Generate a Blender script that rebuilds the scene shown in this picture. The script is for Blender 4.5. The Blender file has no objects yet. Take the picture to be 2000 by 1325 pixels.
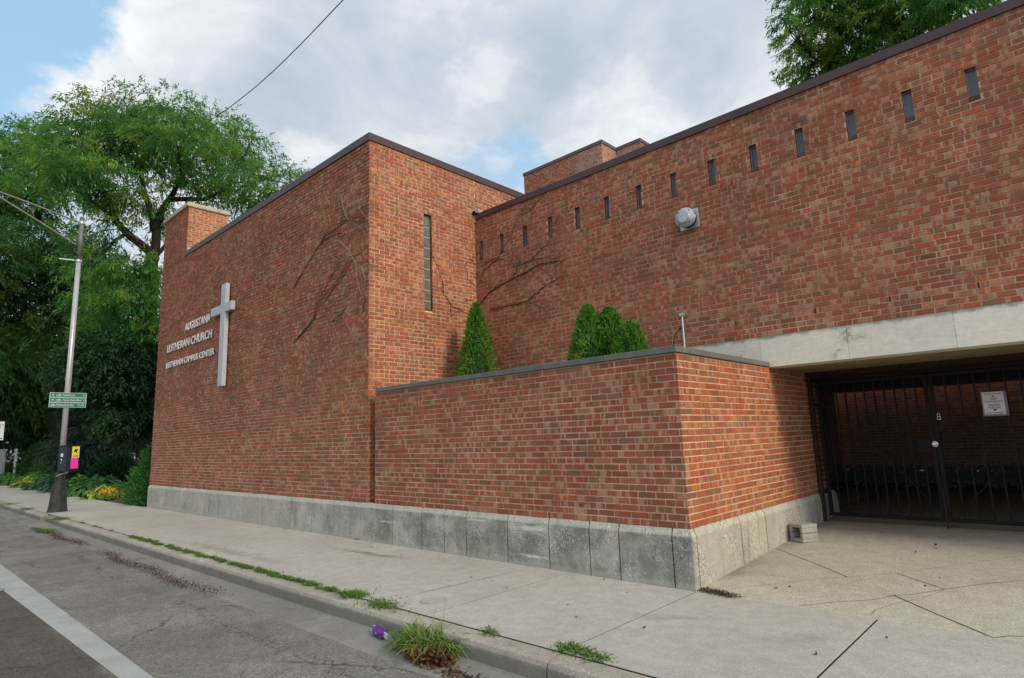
import bpy, math, random
import numpy as np
from mathutils import Matrix, Vector
R = math.radians
S = bpy.context.scene
COL = S.collection

# ------------------------------------------------------------------ camera
CAM = np.array([2.8677, -5.4407, 0.9049])
FPX, PITCH, ROLL, YAW = 1176.74, 0.1634, -0.0347, 0.7515
_fw = np.array([-math.sin(YAW), math.cos(YAW), 0.]); _rt = np.array([math.cos(YAW), math.sin(YAW), 0.]); _up = np.array([0, 0, 1.])
FW = _fw * math.cos(PITCH) + _up * math.sin(PITCH); _u2 = _up * math.cos(PITCH) - _fw * math.sin(PITCH)
RT = _rt * math.cos(ROLL) + _u2 * math.sin(ROLL); UP = _u2 * math.cos(ROLL) - _rt * math.sin(ROLL)
cd = bpy.data.cameras.new('camera'); cam = bpy.data.objects.new('camera', cd); COL.objects.link(cam)
cd.sensor_width = 36; cd.lens = FPX / 2000 * 36; cd.clip_end = 2000; cd.clip_start = .05
M = Matrix.Identity(4)
for i in range(3):
    M[i][0] = RT[i]; M[i][1] = UP[i]; M[i][2] = -FW[i]; M[i][3] = CAM[i]
cam.matrix_world = M
S.camera = cam

# survey helpers: the photograph's sight lines met with planes of the place
def ray(px, py):
    return FW + (px - 1000) / FPX * RT + (662.5 - py) / FPX * UP
def ony(px, py, y):
    d = ray(px, py); return CAM + (y - CAM[1]) / d[1] * d
def onx(px, py, x):
    d = ray(px, py); return CAM + (x - CAM[0]) / d[0] * d
def onz(px, py, z):
    d = ray(px, py); return CAM + (z - CAM[2]) / d[2] * d
def far(px, py, dist):
    d = ray(px, py); return CAM + d * (dist / math.hypot(d[0], d[1]))

# ------------------------------------------------------------------ sky and sun
SUN_DIR = Vector((.86, -.10, .50)).normalized()
EXPOSURE = 0.0
W = bpy.data.worlds.new("World"); S.world = W; W.use_nodes = True
nt = W.node_tree; N = nt.nodes; L = nt.links; N.clear()
def wn(t, **k):
    n = N.new(t)
    for a, b in k.items(): setattr(n, a, b)
    return n
def wmath(op, a, b=None, clamp=False):
    n = wn('ShaderNodeMath', operation=op, use_clamp=clamp)
    for i, v in enumerate((a, b)):
        if v is None: continue
        if isinstance(v, (int, float)): n.inputs[i].default_value = v
        else: L.new(v, n.inputs[i])
    return n.outputs[0]
tc = wn('ShaderNodeTexCoord')
nrm = wn('ShaderNodeVectorMath', operation='NORMALIZE'); L.new(tc.outputs['Generated'], nrm.inputs[0])
sep = wn('ShaderNodeSeparateXYZ'); L.new(nrm.outputs[0], sep.inputs[0])
den = wmath('ADD', wmath('MAXIMUM', sep.outputs[2], 0.0), 0.35)
cmb = wn('ShaderNodeCombineXYZ')
L.new(wmath('DIVIDE', sep.outputs[0], den), cmb.inputs[0]); L.new(wmath('DIVIDE', sep.outputs[1], den), cmb.inputs[1])
def wnoise(scale, detail, rough, dist, off):
    m = wn('ShaderNodeVectorMath', operation='ADD'); L.new(cmb.outputs[0], m.inputs[0]); m.inputs[1].default_value = off
    n = wn('ShaderNodeTexNoise'); L.new(m.outputs[0], n.inputs['Vector'])
    n.inputs['Scale'].default_value = scale; n.inputs['Detail'].default_value = detail
    n.inputs['Roughness'].default_value = rough; n.inputs['Distortion'].default_value = dist
    return n.outputs['Fac']
wobn = wn('ShaderNodeTexNoise'); L.new(cmb.outputs[0], wobn.inputs['Vector']); wobn.inputs['Scale'].default_value = 5.; wobn.inputs['Detail'].default_value = 9; wobn.inputs['Roughness'].default_value = .62
wsub = wn('ShaderNodeVectorMath', operation='SUBTRACT'); L.new(wobn.outputs['Color'], wsub.inputs[0]); wsub.inputs[1].default_value = (.5, .5, .5)
wsc = wn('ShaderNodeVectorMath', operation='SCALE'); L.new(wsub.outputs[0], wsc.inputs[0]); wsc.inputs['Scale'].default_value = .22
wadd = wn('ShaderNodeVectorMath', operation='ADD'); L.new(nrm.outputs[0], wadd.inputs[0]); L.new(wsc.outputs[0], wadd.inputs[1])
wob = wn('ShaderNodeVectorMath', operation='NORMALIZE'); L.new(wadd.outputs[0], wob.inputs[0])
def blob(px, py, a0, a1):
    d = ray(px, py); d = d / np.linalg.norm(d)
    v = wn('ShaderNodeVectorMath', operation='DOT_PRODUCT'); L.new(wob.outputs[0], v.inputs[0]); v.inputs[1].default_value = tuple(d)
    mr = wn('ShaderNodeMapRange', interpolation_type='SMOOTHSTEP')
    L.new(v.outputs['Value'], mr.inputs[0]); mr.inputs[1].default_value = math.cos(R(a1)); mr.inputs[2].default_value = math.cos(R(a0))
    return mr.outputs[0]
n1 = wnoise(1.9, 9, .56, .35, (3.1, 1.7, 0)); n2 = wnoise(3.6, 10, .6, .5, (7.3, 9.1, 2)); n3 = wnoise(.9, 5, .5, .2, (1.3, 4.4, 5))
# cover: 1 = cloud, 0 = clear sky
cov = wmath('ADD', wmath('MULTIPLY', n1, .9), .32)
cov = wmath('ADD', cov, wmath('MULTIPLY', wmath('SUBTRACT', n2, .5), .9))
for px, py, a0, a1, w in ((20, 10, 0, 9, -.6), (0, 235, 0, 5.0, -.34), (1000, 330, 0, 7, -.15), (1065, 280, 0, 6, -.15), (-300, -300, 5, 22, -.5),
                          (110, 165, 0, 6, .3), (20, 150, 0, 4, .3), (420, 150, 3, 14, .5), (1300, 120, 5, 16, .4), (1000, 60, 4, 12, .4), (700, 120, 5, 14, .5)):
    cov = wmath('ADD', cov, wmath('MULTIPLY', blob(px, py, a0, a1), w))
mrc = wn('ShaderNodeMapRange', interpolation_type='SMOOTHSTEP'); L.new(cov, mrc.inputs[0]); mrc.inputs[1].default_value = .34; mrc.inputs[2].default_value = .80
# cloud light: grey undersides to white tops
cl = wmath('ADD', wmath('MULTIPLY', wmath('SUBTRACT', n2, .5), 1.8), wmath('MULTIPLY', wmath('SUBTRACT', n3, .5), .8))
cl = wmath('ADD', cl, .46)
for px, py, a0, a1, w in ((930, 125, 0, 4.0, .24), (915, 110, 1, 7, .12), (1215, 150, 0, 6.5, .24), (1190, 230, 1, 6, .16), (620, 315, 0, 3, .3), (60, 160, 0, 6, .34), (180, 40, 0, 6, .24), (300, 30, 1, 9, .16), (1500, 150, 0, 6, .2),
                          (690, 160, 2, 12, -.2), (1100, 40, 1, 7, -.14), (1330, 130, 1, 5, -.14), (1130, 170, 0, 3, -.1), (780, 100, 1, 8, -.08), (470, 130, 1, 9, -.06)):
    cl = wmath('ADD', cl, wmath('MULTIPLY', blob(px, py, a0, a1), w))
ramp = wn('ShaderNodeValToRGB'); L.new(cl, ramp.inputs[0])
e = ramp.color_ramp.elements
e[0].position = .05; e[0].color = (.43, .50, .59, 1); e[1].position = .95; e[1].color = (.84, .85, .86, 1)
x = ramp.color_ramp.elements.new(.45); x.color = (.56, .62, .69, 1)
# clouds round the sun glow brighter
sd = wn('ShaderNodeVectorMath', operation='DOT_PRODUCT'); L.new(nrm.outputs[0], sd.inputs[0]); sd.inputs[1].default_value = tuple(SUN_DIR)
glow = wmath('POWER', wmath('MAXIMUM', sd.outputs['Value'], 0.0), 3.0)
gain = wmath('ADD', wmath('MULTIPLY', glow, 9.0), 10.0)
cs = wn('ShaderNodeVectorMath', operation='SCALE'); L.new(ramp.outputs[0], cs.inputs[0]); L.new(gain, cs.inputs['Scale'])
sky = wn('ShaderNodeTexSky', sky_type='NISHITA', sun_disc=False)
sky.sun_elevation = math.asin(SUN_DIR.z); sky.sun_rotation = math.atan2(SUN_DIR.x, SUN_DIR.y)
sky.air_density = 1.0; sky.dust_density = .6; sky.ozone_density = 1.6
veil = wn('ShaderNodeMix', data_type='RGBA'); veil.inputs[0].default_value = .6
L.new(sky.outputs[0], veil.inputs[6]); veil.inputs[7].default_value = (4.6, 7.6, 10.2, 1)
mx = wn('ShaderNodeMix', data_type='RGBA'); L.new(mrc.outputs[0], mx.inputs[0]); L.new(veil.outputs[2], mx.inputs[6]); L.new(cs.outputs[0], mx.inputs[7])
bg = wn('ShaderNodeBackground'); L.new(mx.outputs[2], bg.inputs[0]); bg.inputs[1].default_value = .115
out = wn('ShaderNodeOutputWorld'); L.new(bg.outputs[0], out.inputs[0])

sl = bpy.data.lights.new('sun', 'SUN'); sun = bpy.data.objects.new('sun', sl); COL.objects.link(sun)
sl.energy = 2.3; sl.angle = R(16); sl.color = (1, .83, .62)
sun.rotation_euler = SUN_DIR.to_track_quat('Z', 'Y').to_euler()
S.view_settings.view_transform = 'Standard'; S.view_settings.look = 'None'; S.view_settings.exposure = EXPOSURE; S.view_settings.gamma = 1
S.render.engine = 'CYCLES'
S.cycles.max_bounces = 8; S.cycles.transparent_max_bounces = 16

# ------------------------------------------------------------------ materials
class Mat:
    def __init__(s, name, rough=.85, spec=.3):
        s.m = bpy.data.materials.new(name); s.m.use_nodes = True
        s.t = s.m.node_tree; s.n = s.t.nodes; s.l = s.t.links
        s.b = s.n['Principled BSDF']; s.b.inputs['Roughness'].default_value = rough
        s.b.inputs['Specular IOR Level'].default_value = spec
        s.pos = s.n.new('ShaderNodeNewGeometry').outputs['Position']
    def val(s, inp, v):
        if hasattr(v, 'is_linked') or isinstance(v, bpy.types.NodeSocket): s.l.new(v, inp)
        else: inp.default_value = v
    def math(s, op, a, b=0., c=None, clamp=False):
        n = s.n.new('ShaderNodeMath'); n.operation = op; n.use_clamp = clamp
        s.val(n.inputs[0], a); s.val(n.inputs[1], b)
        if c is not None: s.val(n.inputs[2], c)
        return n.outputs[0]
    def noise(s, scale, detail=5, rough=.6, vec=None, dist=0., color=False):
        n = s.n.new('ShaderNodeTexNoise'); s.l.new(vec or s.pos, n.inputs['Vector'])
        n.inputs['Scale'].default_value = scale; n.inputs['Detail'].default_value = detail; n.inputs['Roughness'].default_value = rough
        n.inputs['Distortion'].default_value = dist
        return n.outputs['Color' if color else 'Fac']
    def voro(s, scale, feature='F1', vec=None, out='Distance', rnd=1.):
        n = s.n.new('ShaderNodeTexVoronoi'); n.feature = feature; s.l.new(vec or s.pos, n.inputs['Vector'])
        n.inputs['Scale'].default_value = scale; n.inputs['Randomness'].default_value = rnd
        return n.outputs[out]
    def rng(s, v, a, b, c=0., d=1., smooth=True):
        n = s.n.new('ShaderNodeMapRange'); n.interpolation_type = 'SMOOTHSTEP' if smooth else 'LINEAR'
        s.val(n.inputs[0], v)
        for i, q in enumerate((a, b, c, d)): n.inputs[1 + i].default_value = q
        return n.outputs[0]
    def mix(s, f, a, b, mode='MIX'):
        n = s.n.new('ShaderNodeMix'); n.data_type = 'RGBA'; n.blend_type = mode
        s.val(n.inputs[0], f)
        for i, c in ((6, a), (7, b)):
            if isinstance(c, tuple): n.inputs[i].default_value = (*c, 1)
            else: s.val(n.inputs[i], c)
        return n.outputs[2]
    def mul(s, c, f):       # colour times grey factor socket
        n = s.n.new('ShaderNodeVectorMath'); n.operation = 'SCALE'
        if isinstance(c, tuple): n.inputs[0].default_value = c
        else: s.l.new(c, n.inputs[0])
        s.val(n.inputs['Scale'], f); return n.outputs[0]
    def attr(s, name, out='Color'):
        n = s.n.new('ShaderNodeAttribute'); n.attribute_name = name; return n.outputs[out]
    def xyz(s):
        n = s.n.new('ShaderNodeSeparateXYZ'); s.l.new(s.pos, n.inputs[0]); return n.outputs
    def vec(s, x, y, z):
        n = s.n.new('ShaderNodeCombineXYZ')
        for i, v in enumerate((x, y, z)): s.val(n.inputs[i], v)
        return n.outputs[0]
    def color(s, c):
        if isinstance(c, tuple): s.b.inputs['Base Color'].default_value = (*c, 1)
        else: s.l.new(c, s.b.inputs['Base Color'])
        return s
    def bump(s, h, strength=.3, dist=.01):
        n = s.n.new('ShaderNodeBump'); s.l.new(h, n.inputs['Height']); n.inputs['Strength'].default_value = strength; n.inputs['Distance'].default_value = dist
        s.l.new(n.outputs[0], s.b.inputs['Normal']); return s

def simple(name, c, rough=.6, spec=.4, metal=0., vary=.15, scale=6., bump=.0):
    m = Mat(name, rough, spec); m.b.inputs['Metallic'].default_value = metal
    f = m.rng(m.noise(scale, 6, .65), .25, .75, 1 - vary, 1 + vary)
    m.color(m.mul(c, f))
    if bump: m.bump(m.noise(scale * 12, 3), bump, .004)
    return m.m

# brick: one tint per brick from the mesh, fire-flash bands and grain on top
def brick_mat():
    m = Mat('fired_brick', .9, .18)
    px, py, pz = m.xyz(); r = m.attr('rand', 'Fac')
    u = m.math('ADD', px, py)
    v = m.vec(m.math('MULTIPLY', u, 13.), m.math('MULTIPLY', pz, 1.5), m.math('MULTIPLY', r, 90.))
    fl = m.noise(1., 2, .5, v)
    c = m.attr('tint')
    c = m.mix(m.math('MULTIPLY', m.rng(fl, .54, .62), .66), c, (.46, .27, .16))
    c = m.mix(m.math('MULTIPLY', m.rng(fl, .45, .37), .55), c, (.20, .115, .082))
    g = m.noise(60., 6, .7)
    c = m.mul(c, m.rng(g, .2, .8, .72, 1.28))
    w = m.noise(.9, 6, .65)
    c = m.mul(c, m.rng(w, .3, .7, .86, 1.12))
    st = m.noise(1., 5, .6, m.vec(m.math('MULTIPLY', u, 2.6), m.math('MULTIPLY', pz, .5), 0.))
    c = m.mul(c, m.rng(st, .58, .75, 1., .80))
    m.color(c); m.bump(m.noise(140., 4, .7), .35, .004)
    return m.m
def mortar_mat():
    m = Mat('mortar', .95, .1)
    w = m.noise(1.6, 6, .65)
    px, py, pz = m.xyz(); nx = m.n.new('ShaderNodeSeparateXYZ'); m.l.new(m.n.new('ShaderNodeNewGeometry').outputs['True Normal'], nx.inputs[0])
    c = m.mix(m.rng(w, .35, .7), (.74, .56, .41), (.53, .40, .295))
    # joints darken with height on the street faces, broken up by noise
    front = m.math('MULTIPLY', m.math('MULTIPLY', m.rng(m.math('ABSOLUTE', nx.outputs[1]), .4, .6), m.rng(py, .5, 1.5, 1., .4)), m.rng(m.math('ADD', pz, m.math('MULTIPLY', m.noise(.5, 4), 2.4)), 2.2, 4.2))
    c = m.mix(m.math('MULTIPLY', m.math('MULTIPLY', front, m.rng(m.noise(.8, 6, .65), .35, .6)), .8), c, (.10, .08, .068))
    c = m.mul(c, m.rng(m.noise(90., 4), .2, .8, .8, 1.2))
    m.color(c); m.bump(m.noise(200., 3), .4, .004); return m.m
def concrete_mat(name, a, b, stain=(.1, .1, .095), spots=0., rough=.88, agg=.0, stain_amt=.5, streak=.0):
    m = Mat(name, rough, .22)
    c = m.mix(m.rng(m.noise(.55, 7, .62), .3, .7), a, b)
    c = m.mul(c, m.rng(m.noise(7., 6, .7), .25, .75, .88, 1.1))
    c = m.mul(c, m.rng(m.noise(95., 3, .7), .2, .8, .8, 1.2))
    if agg:
        vcol = m.voro(120., out='Color'); g = m.n.new('ShaderNodeRGBToBW'); m.l.new(vcol, g.inputs[0])
        c = m.mul(c, m.rng(g.outputs[0], .1, .9, 1 - agg, 1 + agg))
    st = m.math('MULTIPLY', m.rng(m.noise(.9, 8, .68, dist=.6), .56, .74), stain_amt)
    c = m.mix(st, c, stain)
    if streak:
        px, py, pz = m.xyz()
        s2 = m.noise(1., 6, .65, m.vec(m.math('MULTIPLY', px, 5.), m.math('MULTIPLY', py, 5.), m.math('MULTIPLY', pz, .9)))
        c = m.mix(m.math('MULTIPLY', m.rng(s2, .53, .72), streak), c, stain)
    if spots:
        d = m.voro(2.1); c = m.mix(m.math('MULTIPLY', m.rng(d, .028, .018), spots), c, (.06, .06, .055))
    m.color(c); m.bump(m.noise(150., 4, .7), .3, .004)
    return m
MAT = {}
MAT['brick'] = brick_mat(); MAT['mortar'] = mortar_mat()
MAT['walk'] = concrete_mat('sidewalk_concrete', (.385, .378, .332), (.455, .445, .39), (.21, .205, .185), .9, agg=.10, stain_amt=.5)
def drive_mat():
    m = concrete_mat('exposed_aggregate', (.415, .395, .32), (.485, .46, .375), (.22, .195, .15), .6, agg=.20, stain_amt=.35)
    old = m.b.inputs['Base Color'].links[0].from_socket; px, py, pz = m.xyz()
    foot = m.rng(m.math('ADD', px, m.math('MULTIPLY', m.noise(2.2, 6, .7), .9)), .72, .30)       # washed-down dirt along the planter foot
    foot = m.math('MULTIPLY', foot, m.rng(px, -.28, -.2))
    gate = m.rng(m.math('ADD', py, m.math('MULTIPLY', m.noise(1.3, 6, .7), 1.6)), 3.6, 4.7)      # tracked soot by the gate
    c = m.mix(m.math('MULTIPLY', foot, .62), old, (.17, .125, .08)); c = m.mix(m.math('MULTIPLY', gate, .5), c, (.15, .125, .095))
    m.color(c); return m.m
def smear(m, spots, col):     # old drip and tyre smears with a shape of their own
    old = m.b.inputs['Base Color'].links[0].from_socket; px, py, pz = m.xyz(); c = old
    n = m.rng(m.noise(5., 6, .7), .32, .62)
    for (x0, y0), (x1, y1), w, k in spots:
        L_ = math.hypot(x1 - x0, y1 - y0); ux, uy = (x1 - x0) / L_, (y1 - y0) / L_; cx, cy = (x0 + x1) / 2, (y0 + y1) / 2
        dx = m.math('SUBTRACT', px, cx); dy = m.math('ADD', m.math('SUBTRACT', py, cy), m.math('MULTIPLY', m.math('SUBTRACT', m.noise(1.7, 3), .5), w * 2.5))
        a = m.math('DIVIDE', m.math('ADD', m.math('MULTIPLY', dx, ux), m.math('MULTIPLY', dy, uy)), L_ / 2); b = m.math('DIVIDE', m.math('SUBTRACT', m.math('MULTIPLY', dy, ux), m.math('MULTIPLY', dx, uy)), w)
        d = m.math('SQRT', m.math('ADD', m.math('MULTIPLY', a, a), m.math('MULTIPLY', b, b)))
        c = m.mix(m.math('MULTIPLY', m.math('MULTIPLY', m.rng(d, 1.2, .3), n), k), c, col)
    m.color(c); return m.m
_g = lambda px, py: tuple(onz(px, py, -.56)[:2])
MAT['walk'] = smear(MAT['walk'], [(_g(640, 1070), _g(810, 1094), .10, .75), (_g(740, 1178), _g(1030, 1112), .035, .55), (_g(330, 1050), _g(600, 1110), .14, .4), (_g(1080, 1105), _g(1180, 1130), .05, .4), (_g(1180, 1200), _g(1400, 1215), .12, .3), (_g(1450, 1260), _g(1640, 1240), .12, .3)], (.12, .118, .108))
MAT['drive'] = drive_mat()
def kerb_foot(m):     # lower kerb face darker, its edge broken by noise
    old = m.b.inputs['Base Color'].links[0].from_socket; px, py, pz = m.xyz()
    f = m.rng(m.math('ADD', m.math('SUBTRACT', pz, m.math('MULTIPLY', px, .0026)), m.math('MULTIPLY', m.math('SUBTRACT', m.noise(5., 6, .7), .5), .07)), -.585, -.635)
    m.color(m.mix(m.math('MULTIPLY', f, .62), old, (.10, .10, .098))); return m
MAT['kerb'] = kerb_foot(concrete_mat('kerb_concrete', (.31, .29, .24), (.41, .385, .325), (.15, .14, .125), .3, agg=.15, stain_amt=.7, streak=.4)).m
MAT['gutter'] = concrete_mat('gutter_concrete', (.19, .19, .183), (.27, .265, .25), (.08, .076, .07), .3, agg=.12, stain_amt=.8).m
def plinth_mat():
    m = Mat('weathered_plinth_concrete', .92, .2)
    px, py, pz = m.xyz()
    c = m.mix(m.rng(m.noise(1.1, 7, .65), .3, .7), (.42, .405, .34), (.53, .51, .43))
    # grey mottling: heavier along the corner end of the street face
    front = m.math('MULTIPLY', m.rng(py, .02, .0), m.rng(px, -9., -3.5))
    greying = m.math('MULTIPLY', m.rng(m.noise(1.9, 7, .7), .32, .62), m.math('ADD', .30, m.math('MULTIPLY', front, .46)))
    greying = m.math('MULTIPLY', greying, m.rng(pz, -.055, -.085))  # kept off the chamfer: paints the sky light its top would catch
    c = m.mix(greying, c, (.145, .15, .14))
    pit = m.voro(75., out='Color'); bw = m.n.new('ShaderNodeRGBToBW'); m.l.new(pit, bw.inputs[0])
    patch = m.rng(m.noise(2.6, 5), .4, .62)
    c = m.mul(c, m.math('ADD', 1., m.math('MULTIPLY', m.math('SUBTRACT', bw.outputs[0], .5), m.math('MULTIPLY', patch, 1.1))))
    c = m.mul(c, m.rng(m.noise(60., 4, .7), .2, .8, .75, 1.25))
    st = m.noise(1., 6, .65, m.vec(m.math('MULTIPLY', px, 6.), m.math('MULTIPLY', py, 6.), m.math('MULTIPLY', pz, 1.2)))
    c = m.mix(m.math('MULTIPLY', m.rng(st, .52, .7), .45), c, (.11, .11, .095))
    # light chips and the dragged white paint smears
    chip = m.math('MULTIPLY', m.rng(m.voro(27.), .36, .22), m.math('MULTIPLY', m.rng(m.noise(3.1, 5, .7), .44, .56), m.rng(m.noise(17., 3), .47, .58)))
    c = m.mix(m.math('MULTIPLY', chip, .7), c, (.62, .61, .57))
    sm = m.noise(1., 6, .75, m.vec(m.math('MULTIPLY', px, 4.), m.math('MULTIPLY', py, 4.), m.math('MULTIPLY', pz, 26.)))
    for cx, cz, rx, rz in ((-2.02, -.135, .45, .07), (-2.0, -.445, .42, .025), (-2.9, -.1, .25, .02), (-4.8, -.25, .3, .02)):
        dx = m.math('DIVIDE', m.math('SUBTRACT', px, cx), rx); dz = m.math('DIVIDE', m.math('SUBTRACT', pz, cz), rz)
        d = m.math('SQRT', m.math('ADD', m.math('MULTIPLY', dx, dx), m.math('MULTIPLY', dz, dz)))
        f = m.math('MULTIPLY', m.rng(d, 1.15, .35), m.rng(sm, .42, .56))
        f = m.math('MULTIPLY', f, m.rng(py, .1, .02))
        c = m.mix(m.math('MULTIPLY', f, .85), c, (.66, .66, .62))
    # pale salts along the foot
    c = m.mix(m.math('MULTIPLY', m.rng(m.math('ADD', pz, m.math('MULTIPLY', m.noise(9., 5), .16)), -.40, -.46), .6), c, (.42, .41, .36))
    m.color(c); m.bump(m.noise(110., 4, .75), .35, .005); return m.m
MAT['plinth'] = plinth_mat()
def stone_mat():
    m = Mat('limestone_lintel', .85, .25)
    px, py, pz = m.xyz()
    c = m.mix(m.rng(m.noise(.8, 4), .35, .65), (.78, .755, .66), (.80, .76, .63))
    c = m.mul(c, m.attr('rand', 'Fac'))
    c = m.mul(c, m.rng(m.noise(1., 5, .7, m.vec(m.math('MULTIPLY', px, 4.), 0., m.math('MULTIPLY', pz, 90.))), .3, .7, .9, 1.06))
    c = m.mul(c, m.rng(m.noise(22., 6, .75), .3, .75, .9, 1.08))
    mould = m.math('MULTIPLY', m.rng(m.noise(2.3, 9, .74, dist=.8), .57, .72), m.rng(m.noise(26., 5, .8), .36, .6))
    c = m.mix(m.math('MULTIPLY', mould, .8), c, (.10, .105, .09))
    top = m.math('MULTIPLY', m.rng(m.math('ADD', pz, m.math('MULTIPLY', m.noise(5., 6, .7), .14)), 2.11, 2.17), .75)
    c = m.mix(top, c, (.14, .14, .12))
    m.color(c); m.bump(m.noise(70., 5, .7), .3, .004); return m.m
MAT['stone'] = stone_mat()
MAT['coping'] = concrete_mat('bluestone_coping', (.115, .12, .11), (.20, .195, .17), (.10, .115, .10), 0, stain_amt=.8, agg=.1).m
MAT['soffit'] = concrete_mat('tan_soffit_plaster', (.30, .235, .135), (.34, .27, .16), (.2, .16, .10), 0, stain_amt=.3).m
MAT['ceiling'] = simple('dark_ceiling', (.05, .043, .034), .9, .1)  # near-black base paints the passage's shade into the ceiling
MAT['chimcap'] = concrete_mat('chimney_cap_stone', (.40, .375, .29), (.50, .46, .36), (.2, .19, .15), 0, stain_amt=.6).m
MAT['flash'] = simple('brown_metal_flashing', (.066, .033, .035), .42, .5, 0, .2, 3.)
MAT['flash2'] = simple('grey_metal_flashing', (.09, .08, .08), .45, .5, 0, .2, 3.)
MAT['roof'] = simple('roof_gravel', (.2, .19, .18), .95, .1, 0, .3, 20.)
MAT['white'] = simple('cross_white_enamel', (.47, .49, .52), .4, .4, 0, .07, 4.)
MAT['letter'] = simple('cast_letter_aluminium', (.74, .72, .69), .45, .4, 0, .06, 8.)
def glass_mat():  # bluish base colour stands in for reflected sky; panes darken upward
    m = Mat('sky_toned_glass', .2, .5); px, py, pz = m.xyz()
    m.color(m.mul(m.mix(m.rng(m.noise(.9, 2), .4, .6), (.085, .12, .155), (.15, .185, .215)), m.rng(m.math('ADD', pz, m.math('MULTIPLY', m.noise(14., 4), .2)), 4.40, 4.85, 1.15, .75))); return m.m
MAT['glass'] = glass_mat()
MAT['gblock'] = simple('glass_block', (.15, .16, .125), .2, .6, 0, .35, 14.)
MAT['winframe'] = simple('window_frame_metal', (.30, .29, .26), .5, .4)
MAT['blockjoint'] = simple('grey_block_joint', (.36, .345, .29), .8, .2)
MAT['sill'] = simple('rusty_sill', (.10, .065, .045), .8, .2, 0, .35, 30.)
MAT['galv'] = simple('galvanised_sheet', (.46, .50, .53), .42, .5, .55, .12, 18.)
MAT['darkgap'] = simple('shadow_gap_dirt', (.03, .028, .024), .95, .1)
MAT['iron'] = simple('black_gate_iron', (.007, .008, .012), .6, .22, 0, .4, 25.)
MAT['ironrust'] = simple('rusty_iron', (.035, .024, .02), .75, .3, 0, .5, 18.)
MAT['chrome'] = simple('steel_knob', (.75, .75, .74), .18, .5, .9, .05)
MAT['paper'] = simple('white_paper', (.68, .68, .74), .7, .2, 0, .04)
MAT['ink'] = simple('black_ink', (.02, .02, .025), .7, .2)
MAT['frameclr'] = simple('clear_sleeve_plastic', (.16, .15, .17), .3, .5)
MAT['soil'] = concrete_mat('mulch_soil', (.085, .055, .036), (.13, .085, .055), (.04, .028, .02), 0, agg=.5, stain_amt=.6).m
MAT['block'] = concrete_mat('cinder_block_concrete', (.32, .31, .285), (.40, .39, .36), (.25, .24, .22), 0, agg=.15, stain_amt=.4).m
MAT['pole'] = simple('galvanised_pole_paint', (.42, .42, .43), .35, .5, .25, .12, 5.)
MAT['poled'] = simple('weathered_pole_steel', (.16, .15, .155), .55, .4, .2, .2, 8.)
MAT['cast'] = simple('black_cast_iron', (.03, .031, .034), .62, .35, 0, .5, 9., .3)
MAT['boxblue'] = simple('dark_blue_box_paint', (.02, .024, .036), .38, .5, 0, .3, 7.)
MAT['green'] = simple('sign_green', (.006, .16, .105), .45, .4, 0, .06)
MAT['signwhite'] = simple('sign_white', (.58, .63, .62), .45, .4, 0, .04)
MAT['yellow'] = simple('yellow_poster', (.80, .68, .09), .8, .2, 0, .12, 25.)
MAT['pink'] = simple('pink_poster', (.85, .06, .42), .8, .2, 0, .12, 25.)
MAT['tan'] = simple('bent_tan_sheet', (.42, .37, .30), .6, .3, 0, .2, 14.)
MAT['bark'] = simple('bark', (.030, .024, .020), .95, .15, 0, .4, 14., .5)
MAT['vine'] = simple('bare_vine_stem', (.085, .058, .044), .9, .2, 0, .4, 20.)
MAT['vinepale'] = simple('pale_vine_stem', (.30, .255, .22), .9, .2, 0, .3, 20.)
MAT['wire'] = simple('black_cable', (.02, .02, .025), .6, .3)
MAT['deadleaf'] = None
def asphalt():
    m = Mat('worn_asphalt', .9, .22)
    px, py, pz = m.xyz()
    c = m.mix(m.rng(m.noise(.7, 6, .6), .3, .7), (.155, .152, .142), (.225, .219, .202))
    # the travelled lane is older and darker than the parking strip
    lane = m.rng(m.math('ADD', py, m.math('MULTIPLY', m.noise(1.4, 4), .25)), -3.85, -4.0)
    c = m.mix(m.math('MULTIPLY', lane, .8), c, (.078, .070, .056))
    bwn = m.n.new('ShaderNodeRGBToBW'); m.l.new(m.voro(95., out='Color'), bwn.inputs[0])
    c = m.mul(c, m.rng(bwn.outputs[0], .1, .9, .68, 1.32))
    c = m.mul(c, m.rng(m.noise(5., 7, .7), .25, .75, .82, 1.16))
    # long wandering crack with crazed edges, and fine cross cracks
    wig = m.math('ADD', m.math('MULTIPLY', m.math('SUBTRACT', m.noise(.55, 6, .65), .5), .9), -3.02)
    dd = m.math('ABSOLUTE', m.math('SUBTRACT', py, wig))
    craze = m.voro(11., 'DISTANCE_TO_EDGE')
    ck = m.math('MULTIPLY', m.rng(dd, .10, .02), m.rng(craze, .07, .02))
    ck = m.math('MULTIPLY', ck, m.rng(m.noise(1.1, 3), .38, .55))
    warp = m.n.new('ShaderNodeVectorMath'); warp.operation = 'MULTIPLY_ADD'
    m.l.new(m.noise(2.2, 4, color=True), warp.inputs[0]); warp.inputs[1].default_value = (.5, .5, 0); m.l.new(m.pos, warp.inputs[2])
    ve = m.voro(.62, 'DISTANCE_TO_EDGE', warp.outputs[0])
    fine = m.math('MULTIPLY', m.rng(ve, .012, .004), m.rng(m.noise(.8, 3), .46, .6))
    c = m.mix(m.math('MAXIMUM', m.math('MULTIPLY', ck, .8), m.math('MULTIPLY', fine, .65)), c, (.03, .028, .025))
    m.color(c)
    m.bump(m.noise(110., 4, .8), .7, .008); return m.m
MAT['asphalt'] = asphalt()
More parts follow.
